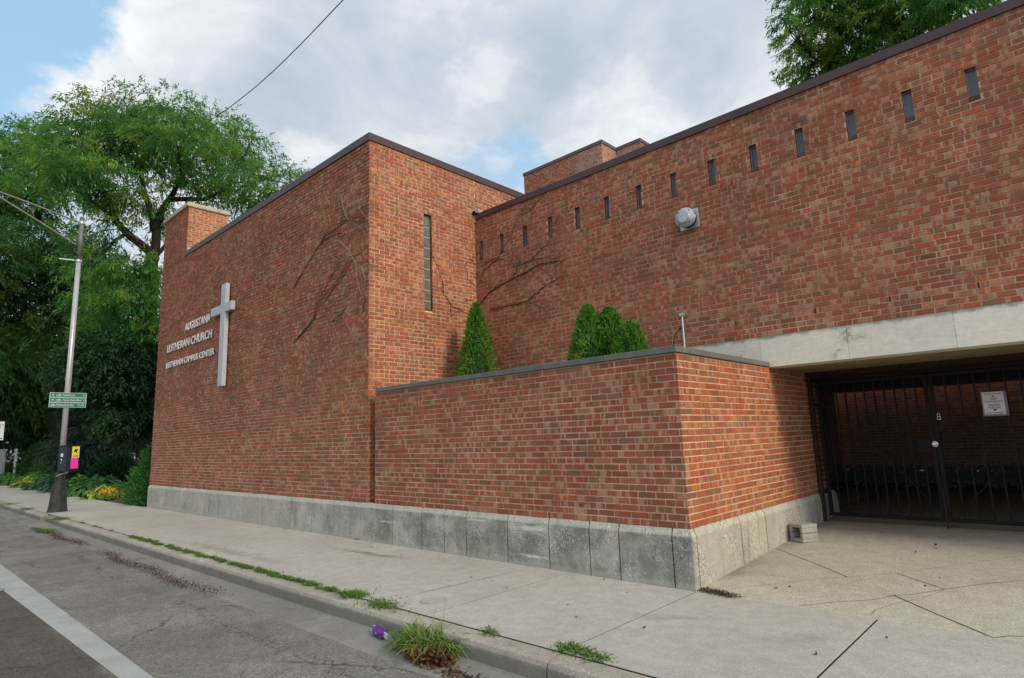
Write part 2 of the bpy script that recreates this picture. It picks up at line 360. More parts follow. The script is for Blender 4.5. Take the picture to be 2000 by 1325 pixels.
def paint():
    m = Mat('worn_white_road_paint', .8, .25)
    c = m.mix(m.rng(m.noise(40., 6, .8), .60, .70), (.36, .375, .365), (.15, .146, .134))
    c = m.mul(c, m.rng(m.noise(3., 5), .3, .7, .86, 1.06)); m.color(c); m.bump(m.noise(110., 3), .3, .004); return m.m
MAT['paint'] = paint()
def ground_mat():
    m = Mat('rough_ground', .95, .1)
    c = m.mix(m.rng(m.noise(.4, 6), .4, .6), (.06, .085, .03), (.10, .085, .05)); m.color(c); return m.m
MAT['ground'] = ground_mat()
def leaf_mat(name, dark, light, yellow=None, yamt=0., trans=.4, rough=.55):
    m = Mat(name, rough, .25)
    r = m.attr('rand', 'Fac')
    c = m.mix(r, dark, light)
    big = m.noise(.7, 3)
    if yellow: c = m.mix(m.math('MULTIPLY', m.rng(m.math('ADD', m.math('MULTIPLY', big, .7), m.math('MULTIPLY', r, .3)), .50, .66), yamt), c, yellow)
    m.color(c)
    tr = m.n.new('ShaderNodeBsdfTranslucent'); m.l.new(m.mul(c, 1.5), tr.inputs[0])
    ms = m.n.new('ShaderNodeMixShader'); ms.inputs[0].default_value = trans
    m.l.new(m.b.outputs[0], ms.inputs[1]); m.l.new(tr.outputs[0], ms.inputs[2])
    m.l.new(ms.outputs[0], m.n['Material Output'].inputs[0]); return m.m
MAT['locust'] = leaf_mat('honey_locust_leaf', (.030, .115, .032), (.115, .30, .052), (.33, .39, .045), .65, .5)
MAT['broad'] = leaf_mat('broad_leaf', (.022, .078, .022), (.065, .165, .035), (.17, .22, .04), .5)
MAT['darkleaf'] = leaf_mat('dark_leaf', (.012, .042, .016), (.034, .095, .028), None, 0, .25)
MAT['spruce'] = leaf_mat('spruce_needle', (.010, .030, .022), (.030, .062, .045), None, 0, .1)
MAT['yew'] = leaf_mat('arborvitae_spray', (.030, .12, .014), (.14, .34, .04), (.24, .36, .05), .5, .35)
MAT['box'] = leaf_mat('boxwood_leaf', (.024, .10, .020), (.07, .22, .04), None, 0, .25)
MAT['hosta'] = leaf_mat('hosta_leaf', (.045, .15, .035), (.12, .27, .065), None, 0, .3)
MAT['hostay'] = leaf_mat('variegated_hosta_leaf', (.12, .25, .03), (.36, .44, .09), None, 0, .3)
MAT['hostab'] = leaf_mat('blue_hosta_leaf', (.04, .125, .075), (.10, .22, .13), None, 0, .3)
MAT['grass'] = leaf_mat('kerb_grass_blade', (.05, .13, .02), (.14, .26, .05), (.27, .27, .09), .6, .3)
MAT['weed'] = leaf_mat('weed_blade', (.055, .15, .022), (.17, .31, .06), (.36, .34, .14), .6, .3)
MAT['orange'] = leaf_mat('orange_petal', (.75, .20, .02), (.9, .5, .05), None, 0, .3)
MAT['petal'] = leaf_mat('white_petal', (.6, .6, .6), (.8, .8, .8), None, 0, .2)
MAT['deadleaf'] = leaf_mat('dead_leaf', (.045, .022, .013), (.15, .065, .028), (.24, .14, .04), .5, .15)
MAT['debris'] = leaf_mat('gutter_grit', (.030, .024, .019), (.105, .08, .058), (.2, .12, .05), .25, .0, .95)
MAT['straw'] = leaf_mat('dry_straw', (.20, .15, .08), (.40, .32, .18), None, 0, .2)
MAT['bag'] = None
def bagmat():
    m = Mat('purple_foil', .3, .5)
    px, py, pz = m.xyz()
    f = m.noise(9., 4, .6)
    c = m.mix(m.rng(f, .52, .6), (.11, .015, .22), (.40, .08, .05)); c = m.mix(m.rng(m.noise(15., 3), .64, .68), c, (.6, .55, .5))
    m.color(c); m.bump(m.noise(40., 4), .6, .01); return m.m
MAT['bag'] = bagmat()
MAT['car'] = simple('dark_car_paint', (.02, .025, .035), .2, .6, 0, .05)
MAT['carglass'] = simple('car_glass', (.05, .06, .07), .06, .8, 0, .02)
MAT['rubber'] = simple('tyre_rubber', (.02, .02, .02), .85, .2)
MAT['shed'] = simple('dark_shed_wood', (.035, .032, .032), .9, .1)

# ------------------------------------------------------------------ mesh building
WLOC = {}
def reg(o, parent, loc):
    COL.objects.link(o)
    if parent is not None:
        o.parent = parent; WLOC[o.name] = WLOC[parent.name]; return
    WLOC[o.name] = np.array(loc, float); o.location = loc
def thing(name, label, cat, loc, group=None, kind=None):
    o = bpy.data.objects.new(name, None); o.empty_display_size = .1; reg(o, None, loc); tag(o, label, cat, group, kind); return o
def tag(o, label=None, cat=None, group=None, kind=None):
    for k, v in (('label', label), ('category', cat), ('group', group), ('kind', kind)):
        if v: o[k] = v
    return o
def mesh_obj(name, verts, faces, mat, parent=None, loc=(0, 0, 0), rand=None, tint=None, smooth=False):
    base = WLOC[parent.name] if parent is not None else np.array(loc, float)
    me = bpy.data.meshes.new(name); v = np.asarray(verts, float).reshape(-1, 3) - base
    f = np.asarray(faces) if not isinstance(faces, np.ndarray) and len(set(map(len, faces))) == 1 else faces
    if isinstance(f, np.ndarray):
        n, k = f.shape
        me.vertices.add(len(v)); me.vertices.foreach_set('co', v.astype(np.float32).ravel())
        me.loops.add(n * k); me.loops.foreach_set('vertex_index', f.astype(np.int32).ravel())
        me.polygons.add(n); me.polygons.foreach_set('loop_start', np.arange(n, dtype=np.int32) * k)
        me.update(calc_edges=True)
    else:
        me.from_pydata([tuple(q) for q in v], [], faces)
    if rand is not None:
        a = me.attributes.new('rand', 'FLOAT', 'FACE'); a.data.foreach_set('value', np.asarray(rand, np.float32))
    if tint is not None:
        a = me.attributes.new('tint', 'FLOAT_COLOR', 'FACE'); t = np.ones((len(tint), 4), np.float32); t[:, :3] = tint; a.data.foreach_set('color', t.ravel())
    me.materials.append(mat); me.validate()
    me.polygons.foreach_set('use_smooth', np.full(len(me.polygons), bool(smooth)))
    o = bpy.data.objects.new(name, me); reg(o, parent, loc); return o
class MB:
    def __init__(s): s.v = []; s.f = []; s.r = []
    def quad(s, *p, r=.5):
        b = len(s.v); s.v += [tuple(q) for q in p]; s.f.append(tuple(range(b, b + len(p)))); s.r.append(r)
    def box(s, x0, x1, y0, y1, z0, z1, r=.5, skip=''):
        b = len(s.v); s.v += [(x, y, z) for z in (z0, z1) for y in (y0, y1) for x in (x0, x1)]
        F = dict(d=(0, 2, 3, 1), u=(4, 5, 7, 6), f=(0, 1, 5, 4), b=(2, 6, 7, 3), l=(0, 4, 6, 2), r=(1, 3, 7, 5))
        for k, q in F.items():
            if k not in skip: s.f.append(tuple(b + i for i in q)); s.r.append(r)
        return s
    def obox(s, c, ax, ay, az, hx, hy, hz, r=.5):
        c = np.array(c, float); ax, ay, az = (np.array(a, float) / np.linalg.norm(a) for a in (ax, ay, az)); b = len(s.v)
        for k in (-1, 1):
            for j in (-1, 1):
                for i in (-1, 1): s.v.append(tuple(c + i * hx * ax + j * hy * ay + k * hz * az))
        for q in ((0, 2, 3, 1), (4, 5, 7, 6), (0, 1, 5, 4), (2, 6, 7, 3), (0, 4, 6, 2), (1, 3, 7, 5)): s.f.append(tuple(b + i for i in q)); s.r.append(r)
        return s
    def bar(s, a, b, w, d=None):
        a = np.array(a, float); b = np.array(b, float); t = b - a; h = np.array([0, 0, 1.]) if abs(t[2]) < .9 * np.linalg.norm(t) else np.array([0, 1., 0])
        x = np.cross(t, h); y = np.cross(x, t)
        return s.obox((a + b) / 2, t, x, y, np.linalg.norm(t) / 2, w / 2, (d or w) / 2)
    def tube(s, pts, rad, n=8, cap=True):
        P = [np.array(q, float) for q in pts]
        if not hasattr(rad, '__len__'): rad = [rad] * len(P)
        b0 = len(s.v); ref = np.array([.31, .17, .93])
        for i, q in enumerate(P):
            t = P[min(i + 1, len(P) - 1)] - P[max(i - 1, 0)]; t = t / (np.linalg.norm(t) + 1e-9)
            x = np.cross(t, ref); x /= np.linalg.norm(x) + 1e-9; y = np.cross(t, x)
            for k in range(n):
                a = 2 * math.pi * k / n; s.v.append(tuple(q + rad[i] * (math.cos(a) * x + math.sin(a) * y)))
        for i in range(len(P) - 1):
            for k in range(n):
                a = b0 + i * n + k; c = b0 + i * n + (k + 1) % n; s.f.append((a, c, c + n, a + n)); s.r.append(.5)
        if cap:
            s.f.append(tuple(b0 + k for k in range(n))[::-1]); s.f.append(tuple(b0 + (len(P) - 1) * n + k for k in range(n))); s.r += [.5, .5]
        return s
    def lathe(s, c, axis, prof, n=20):
        c = np.array(c, float); t = np.array(axis, float); t /= np.linalg.norm(t)
        h = np.array([0, 0, 1.]) if abs(t[2]) < .9 else np.array([1., 0, 0]); x = np.cross(t, h); x /= np.linalg.norm(x); y = np.cross(t, x); b0 = len(s.v)
        for d, r in prof:
            for k in range(n):
                a = 2 * math.pi * k / n; s.v.append(tuple(c + t * d + r * (math.cos(a) * x + math.sin(a) * y)))
        for i in range(len(prof) - 1):
            for k in range(n):
                a = b0 + i * n + k; e = b0 + i * n + (k + 1) % n; s.f.append((a, e, e + n, a + n)); s.r.append(.5)
        s.f.append(tuple(b0 + k for k in range(n))[::-1]); s.f.append(tuple(b0 + (len(prof) - 1) * n + k for k in range(n))); s.r += [.5, .5]
        return s
    def build(s, name, mat, parent=None, loc=(0, 0, 0), smooth=False, bevel=0., rand=False):
        o = mesh_obj(name, s.v, s.f, mat, parent, loc, rand=s.r if rand else None, smooth=smooth)
        if bevel:
            m = o.modifiers.new('edge', 'BEVEL'); m.width = bevel; m.segments = 2; m.limit_method = 'ANGLE'
        return o
def struct(o, label=None): return tag(o, label, None, None, 'structure')
def text(body, size, loc, rot, mat, name, parent, align='LEFT', extrude=.004, offset=0., sx=1.):
    cu = bpy.data.curves.new(name, 'FONT'); cu.body = body; cu.size = size; cu.align_x = align; cu.extrude = extrude; cu.offset = offset
    tmp = bpy.data.objects.new('tmp', cu); COL.objects.link(tmp)
    dg = bpy.context.evaluated_depsgraph_get(); me = bpy.data.meshes.new_from_object(tmp.evaluated_get(dg)); me.name = name
    bpy.data.objects.remove(tmp); bpy.data.curves.remove(cu); me.materials.clear(); me.materials.append(mat)
    mw = Matrix.Translation(Vector(loc) - Vector(WLOC[parent.name])) @ rot.to_4x4() @ Matrix.Diagonal((sx, 1, 1, 1))
    me.transform(mw); o = bpy.data.objects.new(name, me); reg(o, parent, None); return o
def text_width(body, size):
    cu = bpy.data.curves.new('w', 'FONT'); cu.body = body; cu.size = size; t = bpy.data.objects.new('w', cu); COL.objects.link(t)
    bpy.context.view_layer.update(); w = t.dimensions.x; bpy.data.objects.remove(t); bpy.data.curves.remove(cu); return w

# ------------------------------------------------------------------ brickwork
BL, BH, JT = .2032, .0677, .0130
PAL = np.array([(.285, .092, .060), (.255, .086, .060), (.225, .086, .062), (.275, .122, .082), (.33, .180, .125), (.205, .135, .100), (.150, .085, .072), (.175, .130, .102), (.33, .098, .052), (.34, .155, .058), (.25, .15, .07)])
def brick_wall(name, o, ax, length, z0, z1, nrm_, parent, holes=(), seed=0, weights=None, depth=.012, rough=.0018, hole_depth=.09, phase=0., mortar=None, patch=.45, salt=None, gain=1.):
    """bricks laid along ax from o; every course is real, the mortar bed sits behind it"""
    rs = np.random.RandomState(seed); o = np.array(o, float); ax = np.array(ax, float); nn = np.array(nrm_, float)
    w = np.zeros(11); ww = weights or (.20, .22, .17, .13, .06, .075, .04, .045, .06); w[:len(ww)] = ww; w = w / w.sum()
    u0s, u1s, a0s, a1s = [], [], [], []
    nc = int(math.ceil((z1 - z0) / BH - 1e-3))
    ph = rs.rand(8) * 40
    for c in range(nc):
        zb = z0 + c * BH; zt = min(zb + BH - JT, z1)
        off = -(BL / 2 if c % 2 else 0) - phase + rs.normal(0, .004)
        us = np.arange(off, length, BL)
        segs = [(u, u + BL - JT) for u in us]
        for h in holes:
            if zt > h[2] + .004 and zb < h[3] - .004:
                ns = []
                for a, b in segs:
                    if b <= h[0] or a >= h[1]: ns.append((a, b))
                    else:
                        if a < h[0]: ns.append((a, h[0]))
                        if b > h[1]: ns.append((h[1], b))
                segs = ns
        for a, b in segs:
            a = max(a, 0.); b = min(b, length)
            if b - a < .018: continue
            u0s.append(a); u1s.append(b); a0s.append(zb); a1s.append(zt)
    u0, u1, b0, b1 = map(np.array, (u0s, u1s, a0s, a1s)); n = len(u0)
    pr = np.clip(rs.normal(rough * .4, rough, n), -.0012, .008)
    tilt = np.clip(rs.normal(0, rough * .5, n), -.0015, .0015)
    def P(u, z, d): return o[None] + u[:, None] * ax[None] + np.stack([np.zeros(n), np.zeros(n), z - o[2]], 1) + d[:, None] * nn[None]
    z0_, d = np.zeros(n), None
    V = np.stack([P(u0, b0, pr - tilt), P(u1, b0, pr - tilt), P(u1, b1, pr + tilt), P(u0, b1, pr + tilt),
                  P(u0, b0, z0_ - depth), P(u1, b0, z0_ - depth), P(u1, b1, z0_ - depth), P(u0, b1, z0_ - depth)], 1).reshape(-1, 3)
    q = np.array([(0, 1, 2, 3), (4, 5, 1, 0), (3, 2, 6, 7), (4, 0, 3, 7), (1, 5, 6, 2)])
    if np.dot(np.cross(ax, (0, 0, 1)), nn) < 0: q = q[:, ::-1]
    F = (np.arange(n) * 8)[:, None, None] + q[None]; F = F.reshape(-1, 4)
    # tint: random class nudged by slow drifts over the wall
    uc, zc = (u0 + u1) / 2, (b0 + b1) / 2
    drift = sum(np.sin(uc * f + ph[i]) * np.sin(zc * g + ph[i + 4]) for i, (f, g) in enumerate(((.9, 1.3), (2.1, 2.7), (3.7, 1.9), (1.4, 4.4)))) / 2
    cls = np.searchsorted(np.cumsum(w), rs.rand(n)); cls = np.clip(cls, 0, len(w) - 1)
    odd = (rs.rand(n) < np.clip(drift * patch * .7, 0, .5)); cls[odd] = rs.choice([5, 6, 2, 2, 4, 2, 3], odd.sum())
    tint = PAL[cls] * np.clip(rs.normal(1, .09, n), .7, 1.3)[:, None] * np.array([1.30, 1.08, .86]) * gain
    tint = tint * .66 + tint.mean(0) * .34 * np.array([1.0, .94, .92])
    if salt:        # lime bloom washed down from a corner
        f = np.clip((uc - salt[0]) / (salt[1] - salt[0]), 0, 1) * np.clip(rs.normal(.75, .25, n), 0, 1); tint = tint * (1 - .55 * f[:, None]) + np.array([.52, .40, .34]) * .55 * f[:, None]
    rr = rs.rand(n)
    o_ = mesh_obj(name, V, F, MAT['brick'], parent, rand=np.repeat(rr, 5), tint=np.repeat(tint, 5, 0))
    # mortar bed with the openings left out, reveals lined in brick colour
    m = MB(); us = sorted({0., length, *[min(max(h[0], 0), length) for h in holes], *[min(max(h[1], 0), length) for h in holes]}); zs = sorted({z0, z1, *[h[2] for h in holes], *[h[3] for h in holes]})
    zs = [z for z in zs if z0 <= z <= z1]
    def pt(u, z, d): return o + u * ax + np.array([0, 0, z - o[2]]) + d * nn
    for ua, ub in zip(us, us[1:]):
        for za, zb in zip(zs, zs[1:]):
            uc_, zc_ = (ua + ub) / 2, (za + zb) / 2
            if any(h[0] < uc_ < h[1] and h[2] < zc_ < h[3] for h in holes): continue
            m.quad(pt(ua, za, -.0052), pt(ub, za, -.0052), pt(ub, zb, -.0052), pt(ua, zb, -.0065))
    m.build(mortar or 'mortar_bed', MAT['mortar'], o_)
    if hole_depth:
        m = MB()
        for h in holes:
            if h[3] - h[2] > 1.95 and h[1] - h[0] > 3: continue
            a, b, c, d_ = h[:4]; q0, q1 = -.004, -hole_depth
            for (ua, za), (ub, zb) in (((a, c), (b, c)), ((b, c), (b, d_)), ((b, d_), (a, d_)), ((a, d_), (a, c))):
                m.quad(pt(ua, za, q0), pt(ub, zb, q0), pt(ub, zb, q1), pt(ua, za, q1))
        if m.f:
            mesh_obj('window_reveal', m.v, m.f, MAT['brick'], o_, rand=np.random.RandomState(seed + 5).rand(len(m.f)), tint=np.tile(PAL[2] * .8, (len(m.f), 1)))
    return o_

XL, XB, D, ZB, ZM, ZH = -15.93, -5.396, 2.4416, 6.026, 5.1935, 1.6925
ZLT = 31 * BH
DEEP = 8.2
# ------------------------------------------------------------------ the setting: ground, road, walk
def gz(x): return .0026 * min(max(x, -40.), 8.)
def sheet(name, xs, ys, zf, mat, kind='structure'):
    v = [(x, y, zf(x, y)) for y in ys for x in xs]; nx = len(xs)
    f = [(j * nx + i, j * nx + i + 1, (j + 1) * nx + i + 1, (j + 1) * nx + i) for j in range(len(ys) - 1) for i in range(nx - 1)]
    return tag(mesh_obj(name, v, f, mat), kind=kind)
sheet('ground', [-600, -100, -40, 0, 100, 600], [-600, -100, 0, 100, 600], lambda x, y: -.98, MAT['ground'])
XS = [-150, -80, -40, -30, -20, -10, 0, 8, 30, 80]
sheet('road', XS, [-14, -8, -5, -4, -3, -2.60], lambda x, y: -.695 + gz(x) - .012 * max(0, min(1, -2.6 - y)) * -1, MAT['asphalt'])
sheet('gutter', XS, [-2.66, -2.57, -2.40, -2.15], lambda x, y: -.690 + gz(x) + (-.010 if y < -2.65 else (-.012 if y > -2.2 else 0)), MAT['gutter'])
lx = [-90, -60, -40, -30, -20, -14, -10, -5, 0, 5]
def rz(x, y): return -.695 + gz(x) + .012 * max(0, min(1, -2.6 - y))
ln = [(x, y - .0028 * (x + 2) * -1 * (1 if x < 8 else 0) * 0, rz(x, y) + .005) for y in (-4.085, -3.89) for x in lx]
pa, pb, pc_, pd = onz(300, 1325, -.688), onz(0, 1102, -.706), onz(231, 1325, -.688), onz(0, 1150, -.703)
def along(p, q, x): return p[1] + (q[1] - p[1]) * (x - p[0]) / (q[0] - p[0])
v = []
for x in lx:
    for y in (along(pc_, pd, max(x, -14)), along(pa, pb, max(x, -14))): v.append((x, y, rz(x, y) + .005))
struct(mesh_obj('lane_line', v, [(2 * i, 2 * i + 2, 2 * i + 3, 2 * i + 1) for i in range(len(lx) - 1)], MAT['paint']))
sheet('lane_tick', [-7.05, -6.93], [-6.4, -4.10], lambda x, y: rz(x, y) + .005, MAT['paint'])
# kerb: stones with joints, the old dropped piece sits lower and set back
m = MB()
rs = random.Random(4)
def kerb_seg(x0, x1, dy=0., dz=0.):
    prof = [(-2.035, -.80), (-2.035, -.556), (-2.15, -.562), (-2.185, -.575), (-2.198, -.605), (-2.215, -.80)]
    n = max(1, int((x1 - x0) / .8)); xs = [x0 + (x1 - x0) * i / n for i in range(n + 1)]; b = len(m.v); k = len(prof)
    for x in xs:
        j = rs.uniform(-.004, .004)
        for y, z in prof: m.v.append((x, y + dy + j, z + dz + gz(x)))
    for i in range(n):
        for q in range(k - 1): m.f.append((b + i * k + q, b + (i + 1) * k + q, b + (i + 1) * k + q + 1, b + i * k + q + 1)); m.r.append(.5)
    m.f.append(tuple(b + q for q in range(k))); m.f.append(tuple(b + n * k + q for q in range(k))[::-1]); m.r += [.5, .5]
for a, b in ((-60, -45), (-44.99, -32), (-31.99, -22), (-21.99, -16.75), (-14.98, -9.2), (-9.192, -6.05), (-6.04, -1.22), (-1.212, .04), (.052, 3.6), (3.61, 9), (9.01, 25)): kerb_seg(a, b)
kerb_seg(-16.70, -15.02, .10, -.045)
struct(m.build('kerb', MAT['kerb']))
# sidewalk slabs
m = MB(); WALK = -.55
jx = [-60, -50] + [-40 + 1.49 * i for i in range(17)] + [-14.95, -13.4, -11.95, -10.45, -8.95, -7.45, -5.95, -4.45, -2.95, -1.455, .032, 1.505, 2.98, 4.46, 5.94, 7.5, 12, 25]
sv = np.random.RandomState(2)
for i, (a, b) in enumerate(zip(jx, jx[1:])):
    g = .0125 if -1.5 < a < 3 else .009
    y0, y1 = -2.019, -.034 if a > -16.2 else -.08
    dz = sv.uniform(-.0012, .0012); bb = len(m.v); r = sv.rand()
    e = .0015
    for (x, y, z) in ((a + g, y0, 0), (b - g * .2, y0, 0), (b - g * .2, y1, 0), (a + g, y1, 0)): m.v.append((x, y, WALK - .3 + gz(x)))
    for (x, y) in ((a + g, y0), (b - g * .2, y0), (b - g * .2, y1), (a + g, y1)): m.v.append((x, y, WALK + gz(x) + dz - e))
    for (x, y) in ((a + g + e, y0 + e), (b - g * .2 - e, y0 + e), (b - g * .2 - e, y1 - e), (a + g + e, y1 - e)): m.v.append((x, y, WALK + gz(x) + dz))
    for k in range(4):
        k2 = (k + 1) % 4
        m.f += [(bb + k, bb + k2, bb + 4 + k2, bb + 4 + k), (bb + 4 + k, bb + 4 + k2, bb + 8 + k2, bb + 8 + k)]
    m.f.append((bb + 8, bb + 9, bb + 10, bb + 11)); m.r += [r] * 9
struct(m.build('sidewalk', MAT['walk']))
sheet('joint_dirt', [-60, -40, -20, 0, 8, 25], [-2.034, -.03], lambda x, y: WALK + gz(x) - .0038, MAT['darkgap'])
# forecourt paving rising to the gate, courtyard behind it
def dz(x, y): return WALK + gz(x) + .0443 * max(0, min(y, 4.2))
sheet('forecourt', [-.3, 0, 1, 2, 3, 4, 6.2], [-.022, 0, .5, 1, 2, 3, 4.2, 6, 10.2], lambda x, y: dz(x, y) - (.008 if y < 0 else 0), MAT['drive'])
sheet('courtyard_ground', [-5, -.3], [4.3, 10.2], lambda x, y: dz(x, y), MAT['drive'])
m = MB()
def ribbon(pts, w=.007, lift=.003):
    P = [onz(*q, -.45) for q in pts]
    for it in range(3): P = [onz(q[0], q[1], dz(a[0], a[1]) + lift) for q, a in zip(pts, P)]
    for a, b in zip(P, P[1:]):
        t = (b - a)[:2]; n_ = np.array([-t[1], t[0]]) / np.linalg.norm(t) * w / 2
        m.quad((a[0] - n_[0], a[1] - n_[1], a[2]), (b[0] - n_[0], b[1] - n_[1], b[2]), (b[0] + n_[0], b[1] + n_[1], b[2]), (a[0] + n_[0], a[1] + n_[1], a[2]))
ribbon([(1520, 1073), (1590, 1100), (1657, 1128)]); ribbon([(1752, 1120), (1845, 1151)]); ribbon([(1748, 1164), (1840, 1204), (1937, 1244)], .010)
ribbon([(1937, 1246), (1970, 1242), (2000, 1243)]); ribbon([(1730, 1164), (1790, 1160), (1850, 1150), (1920, 1141), (2000, 1133)], .005)
ribbon([(1560, 1183), (1640, 1175), (1700, 1172), (1750, 1163)], .005); ribbon([(1425, 1150), (1500, 1142), (1600, 1130), (1657, 1127)], .003); ribbon([(1700, 1200), (1712, 1190), (1760, 1176), (1800, 1168), (1846, 1152)], .003)
ribbon([(1657, 1127), (1752, 1119), (1900, 1100), (2000, 1085)], .003); ribbon([(1790, 1040), (1880, 1060), (2000, 1080)], .004)
struct(m.build('paving_joint', MAT['darkgap']))
# planting bed beyond the church
rs2 = np.random.RandomState(8)
def bedz(x, y): return -.60 + gz(x) + (.0 if y < .15 else .10 * min(1, y / 2)) + .015 * math.sin(x * 3.1 + y * 5)
bx = list(np.linspace(-60, -16.02, 60)); by = [-.075, .1, .3, .6, 1., 1.6, 2.4, 4, 7, 14, 40]
sheet('planting_bed', bx, by, bedz, MAT['soil'])

# ------------------------------------------------------------------ church
church = thing('church', 'red brown brick church with blank street wall, chimney and wing with slit windows', 'church', (XL, 0, -.6))
WL = (.15, .23, .23, .11, .03, .09, .07, .06, .03)  # greyer mix: the street side's shade put into the brick colours
brick_wall('front_wall', (XL, 0, 0), (1, 0, 0), XB - XL, 0, ZB, (0, -1, 0), church, seed=11, weights=WL, rough=.0042, patch=.6, gain=1.02)
gb = (1.16, 1.345, 48 * BH - .05, 74 * BH)      # glass block slot, along y
brick_wall('side_wall', (XB, .0125, 0), (0, 1, 0), D + .02 - .0125, 0, ZB, (1, 0, 0), church, holes=[(gb[0] - .0125, gb[1] - .0125, gb[2], gb[3])], seed=12, weights=(.20, .12, .06, .15, .07, .03, .01, .02, .14, .16, .08), rough=.0025, hole_depth=.12)  # orange mix: warm sun on this face put into the brick colours
brick_wall('upper_side_wall', (XB, D + .022, ZM - 4 * BH), (0, 1, 0), DEEP - D, ZM - 4 * BH + .0, ZB, (1, 0, 0), church, seed=13)
brick_wall('end_wall', (XL, DEEP, 0), (0, -1, 0), DEEP - .0125, 0, ZB, (-1, 0, 0), church, seed=14)
WX = [-5.3305 + .5961 * i for i in range(0, 24)]
# measured against the photograph's slits
wx = [-5.29 if i == 0 else -5.3305 + .5961 * i for i in range(24)]
holes = [(x - XB, x - XB + .100, 64 * BH, 70 * BH - JT) for x in wx] + [(4.15, 20, -1, ZLT)]
brick_wall('wing_wall', (XB + .0125, D, 0), (1, 0, 0), 9.4 - XB, 0, ZM + .02, (0, -1, 0), church, holes=[(h[0] - .0125, h[1] - .0125, h[2], h[3]) for h in holes], seed=15, weights=(.25, .23, .16, .12, .075, .05, .035, .035, .06), rough=.0022, hole_depth=0)
# cores and roofs behind the brick skins
m = MB(); m.box(XL + .02, XB - .02, .02, DEEP, -.6, ZB - .03, skip='fr'); m.box(XL + .03, XB - .14, .03, DEEP - .02, ZB - .2, ZB - .02)
m.build('block_core', MAT['mortar'], church)
m = MB(); m.box(XB + .02, 9.4, D + .14, DEEP, ZH + .02, ZM - .03); m.box(XB - .1, -1.26, D + .16, DEEP, -.6, ZH + .015)
m.build('wing_core', MAT['mortar'], church)
# metal parapet caps, in lengths with lapped seams
def cap_run(mb, a, b, y0, y1, z0, z1, axis, seg=3.1):
    n = max(1, int(abs(b - a) / seg)); 
    for i in range(n):
        p, q = a + (b - a) * i / n, a + (b - a) * (i + 1) / n; p, q = min(p, q), max(p, q); j = .0015 * (i % 2)
        if axis == 'x': mb.box(p + .001, q - .001, y0 - j, y1, z0, z1 + j)
        else: mb.box(y0, y1 + j, p + .001, q - .001, z0, z1 + j)
m = MB()
CHX, CHD = -14.077, 1.04
cap_run(m, CHX + .002, XB - .3, -.022, .30, ZB + .004, ZB + .135, 'x'); cap_run(m, -.022, DEEP, XB - .298, XB + .022, ZB + .004, ZB + .136, 'y')
cap_run(m, XL - .02, XL + .3, DEEP - .3, DEEP + .02, ZB + .004, ZB + .135, 'x'); cap_run(m, CHD + .01, DEEP - .31, XL - .02, XL + .3, ZB + .004, ZB + .135, 'y')
m.build('parapet_cap', MAT['flash'], church)
m = MB(); cap_run(m, XB + .035, 9.42, D - .024, D + .3, ZM - .004, ZM + .108, 'x', 3.6)
m.build('wing_parapet_cap', MAT['flash'], church)
MB().box(XB + .02, 9.4, D + .29, DEEP, ZM - .02, ZM + .02).build('wing_roof', MAT['roof'], church)
MB().box(XL + .29, XB - .29, .29, DEEP - .28, ZB - .015, ZB + .03).build('block_roof', MAT['roof'], church)
# chimney
ch = brick_wall('chimney', (XL, 0, 89 * BH), (1, 0, 0), CHX - XL, 89 * BH, 110 * BH, (0, -1, 0), church, seed=16, weights=WL, rough=.003, gain=1.0)
brick_wall('chimney_side', (CHX, .0125, 89 * BH), (0, 1, 0), CHD - .0125, 89 * BH, 110 * BH, (1, 0, 0), ch, seed=17, weights=(.08, .05, .02, .22, .14, .02, .0, .0, .12, .25, .06))  # yellower mix paints the sunlit look of this side into its bricks
brick_wall('chimney_back', (XL, CHD, 89 * BH), (1, 0, 0), CHX - XL - .0125, 89 * BH, 110 * BH, (0, 1, 0), ch, seed=18)
brick_wall('chimney_end', (XL, .0125, 89 * BH), (0, 1, 0), CHD - .0125, 89 * BH, 110 * BH, (-1, 0, 0), ch, seed=19)
m = MB(); rr = random.Random(3); m.box(XL - .05, CHX + .05, -.05, CHD + .05, 110 * BH - .004, 110 * BH + .10)
for i in range(26):   # ragged mortar drips under the slab
    t = rr.random(); m.obox((CHX + .02, t * CHD, 110 * BH - .004), (1, 0, 0), (0, 1, 0), (0, 0, 1), .022, rr.uniform(.02, .05), rr.uniform(.008, .02))
m.build('chimney_cap', MAT['chimcap'], ch, bevel=.008)
MB().obox((CHX + .05, .06, ZB + .17), (1, 0, 0), (0, 1, .2), (0, 0, 1), .05, .05, .05).build('flashing_patch', MAT['paper'], ch)
# concrete plinth, cast in lengths
def plinth(mb, s0, s1, axis, base, sgn, seams, m0=0, m1=0, top=0., foot=-.85):
    prof = [(-.03, top), (.0, top - .004), (.026, top - .075), (.028, foot)]
    cuts = [s0] + sorted(seams) + [s1]
    for i, (a, b) in enumerate(zip(cuts, cuts[1:])):
        ga = .007 if i else 0; gb_ = .007 if i < len(cuts) - 2 else 0; b0 = len(mb.v)
        for s, mit, g in ((a, m0 if i == 0 else 0, ga), (b, m1 if i == len(cuts) - 2 else 0, -gb_)):
            for o_, z in prof:
                ss = s + g + mit * o_
                mb.v.append((ss, base + sgn * o_, z) if axis == 'x' else (base + sgn * o_, ss, z))
        k = len(prof)
        for q in range(k - 1): mb.f.append((b0 + q, b0 + k + q, b0 + k + q + 1, b0 + q + 1)); mb.r.append(.5)
        mb.f.append(tuple(b0 + q for q in range(k))); mb.f.append(tuple(b0 + k + q for q in range(k))[::-1]); mb.r += [.5, .5]
    return mb
SE = [ony(q, 1040, -.028)[0] for q in (345, 398, 450, 510, 565, 608, 650, 683)]
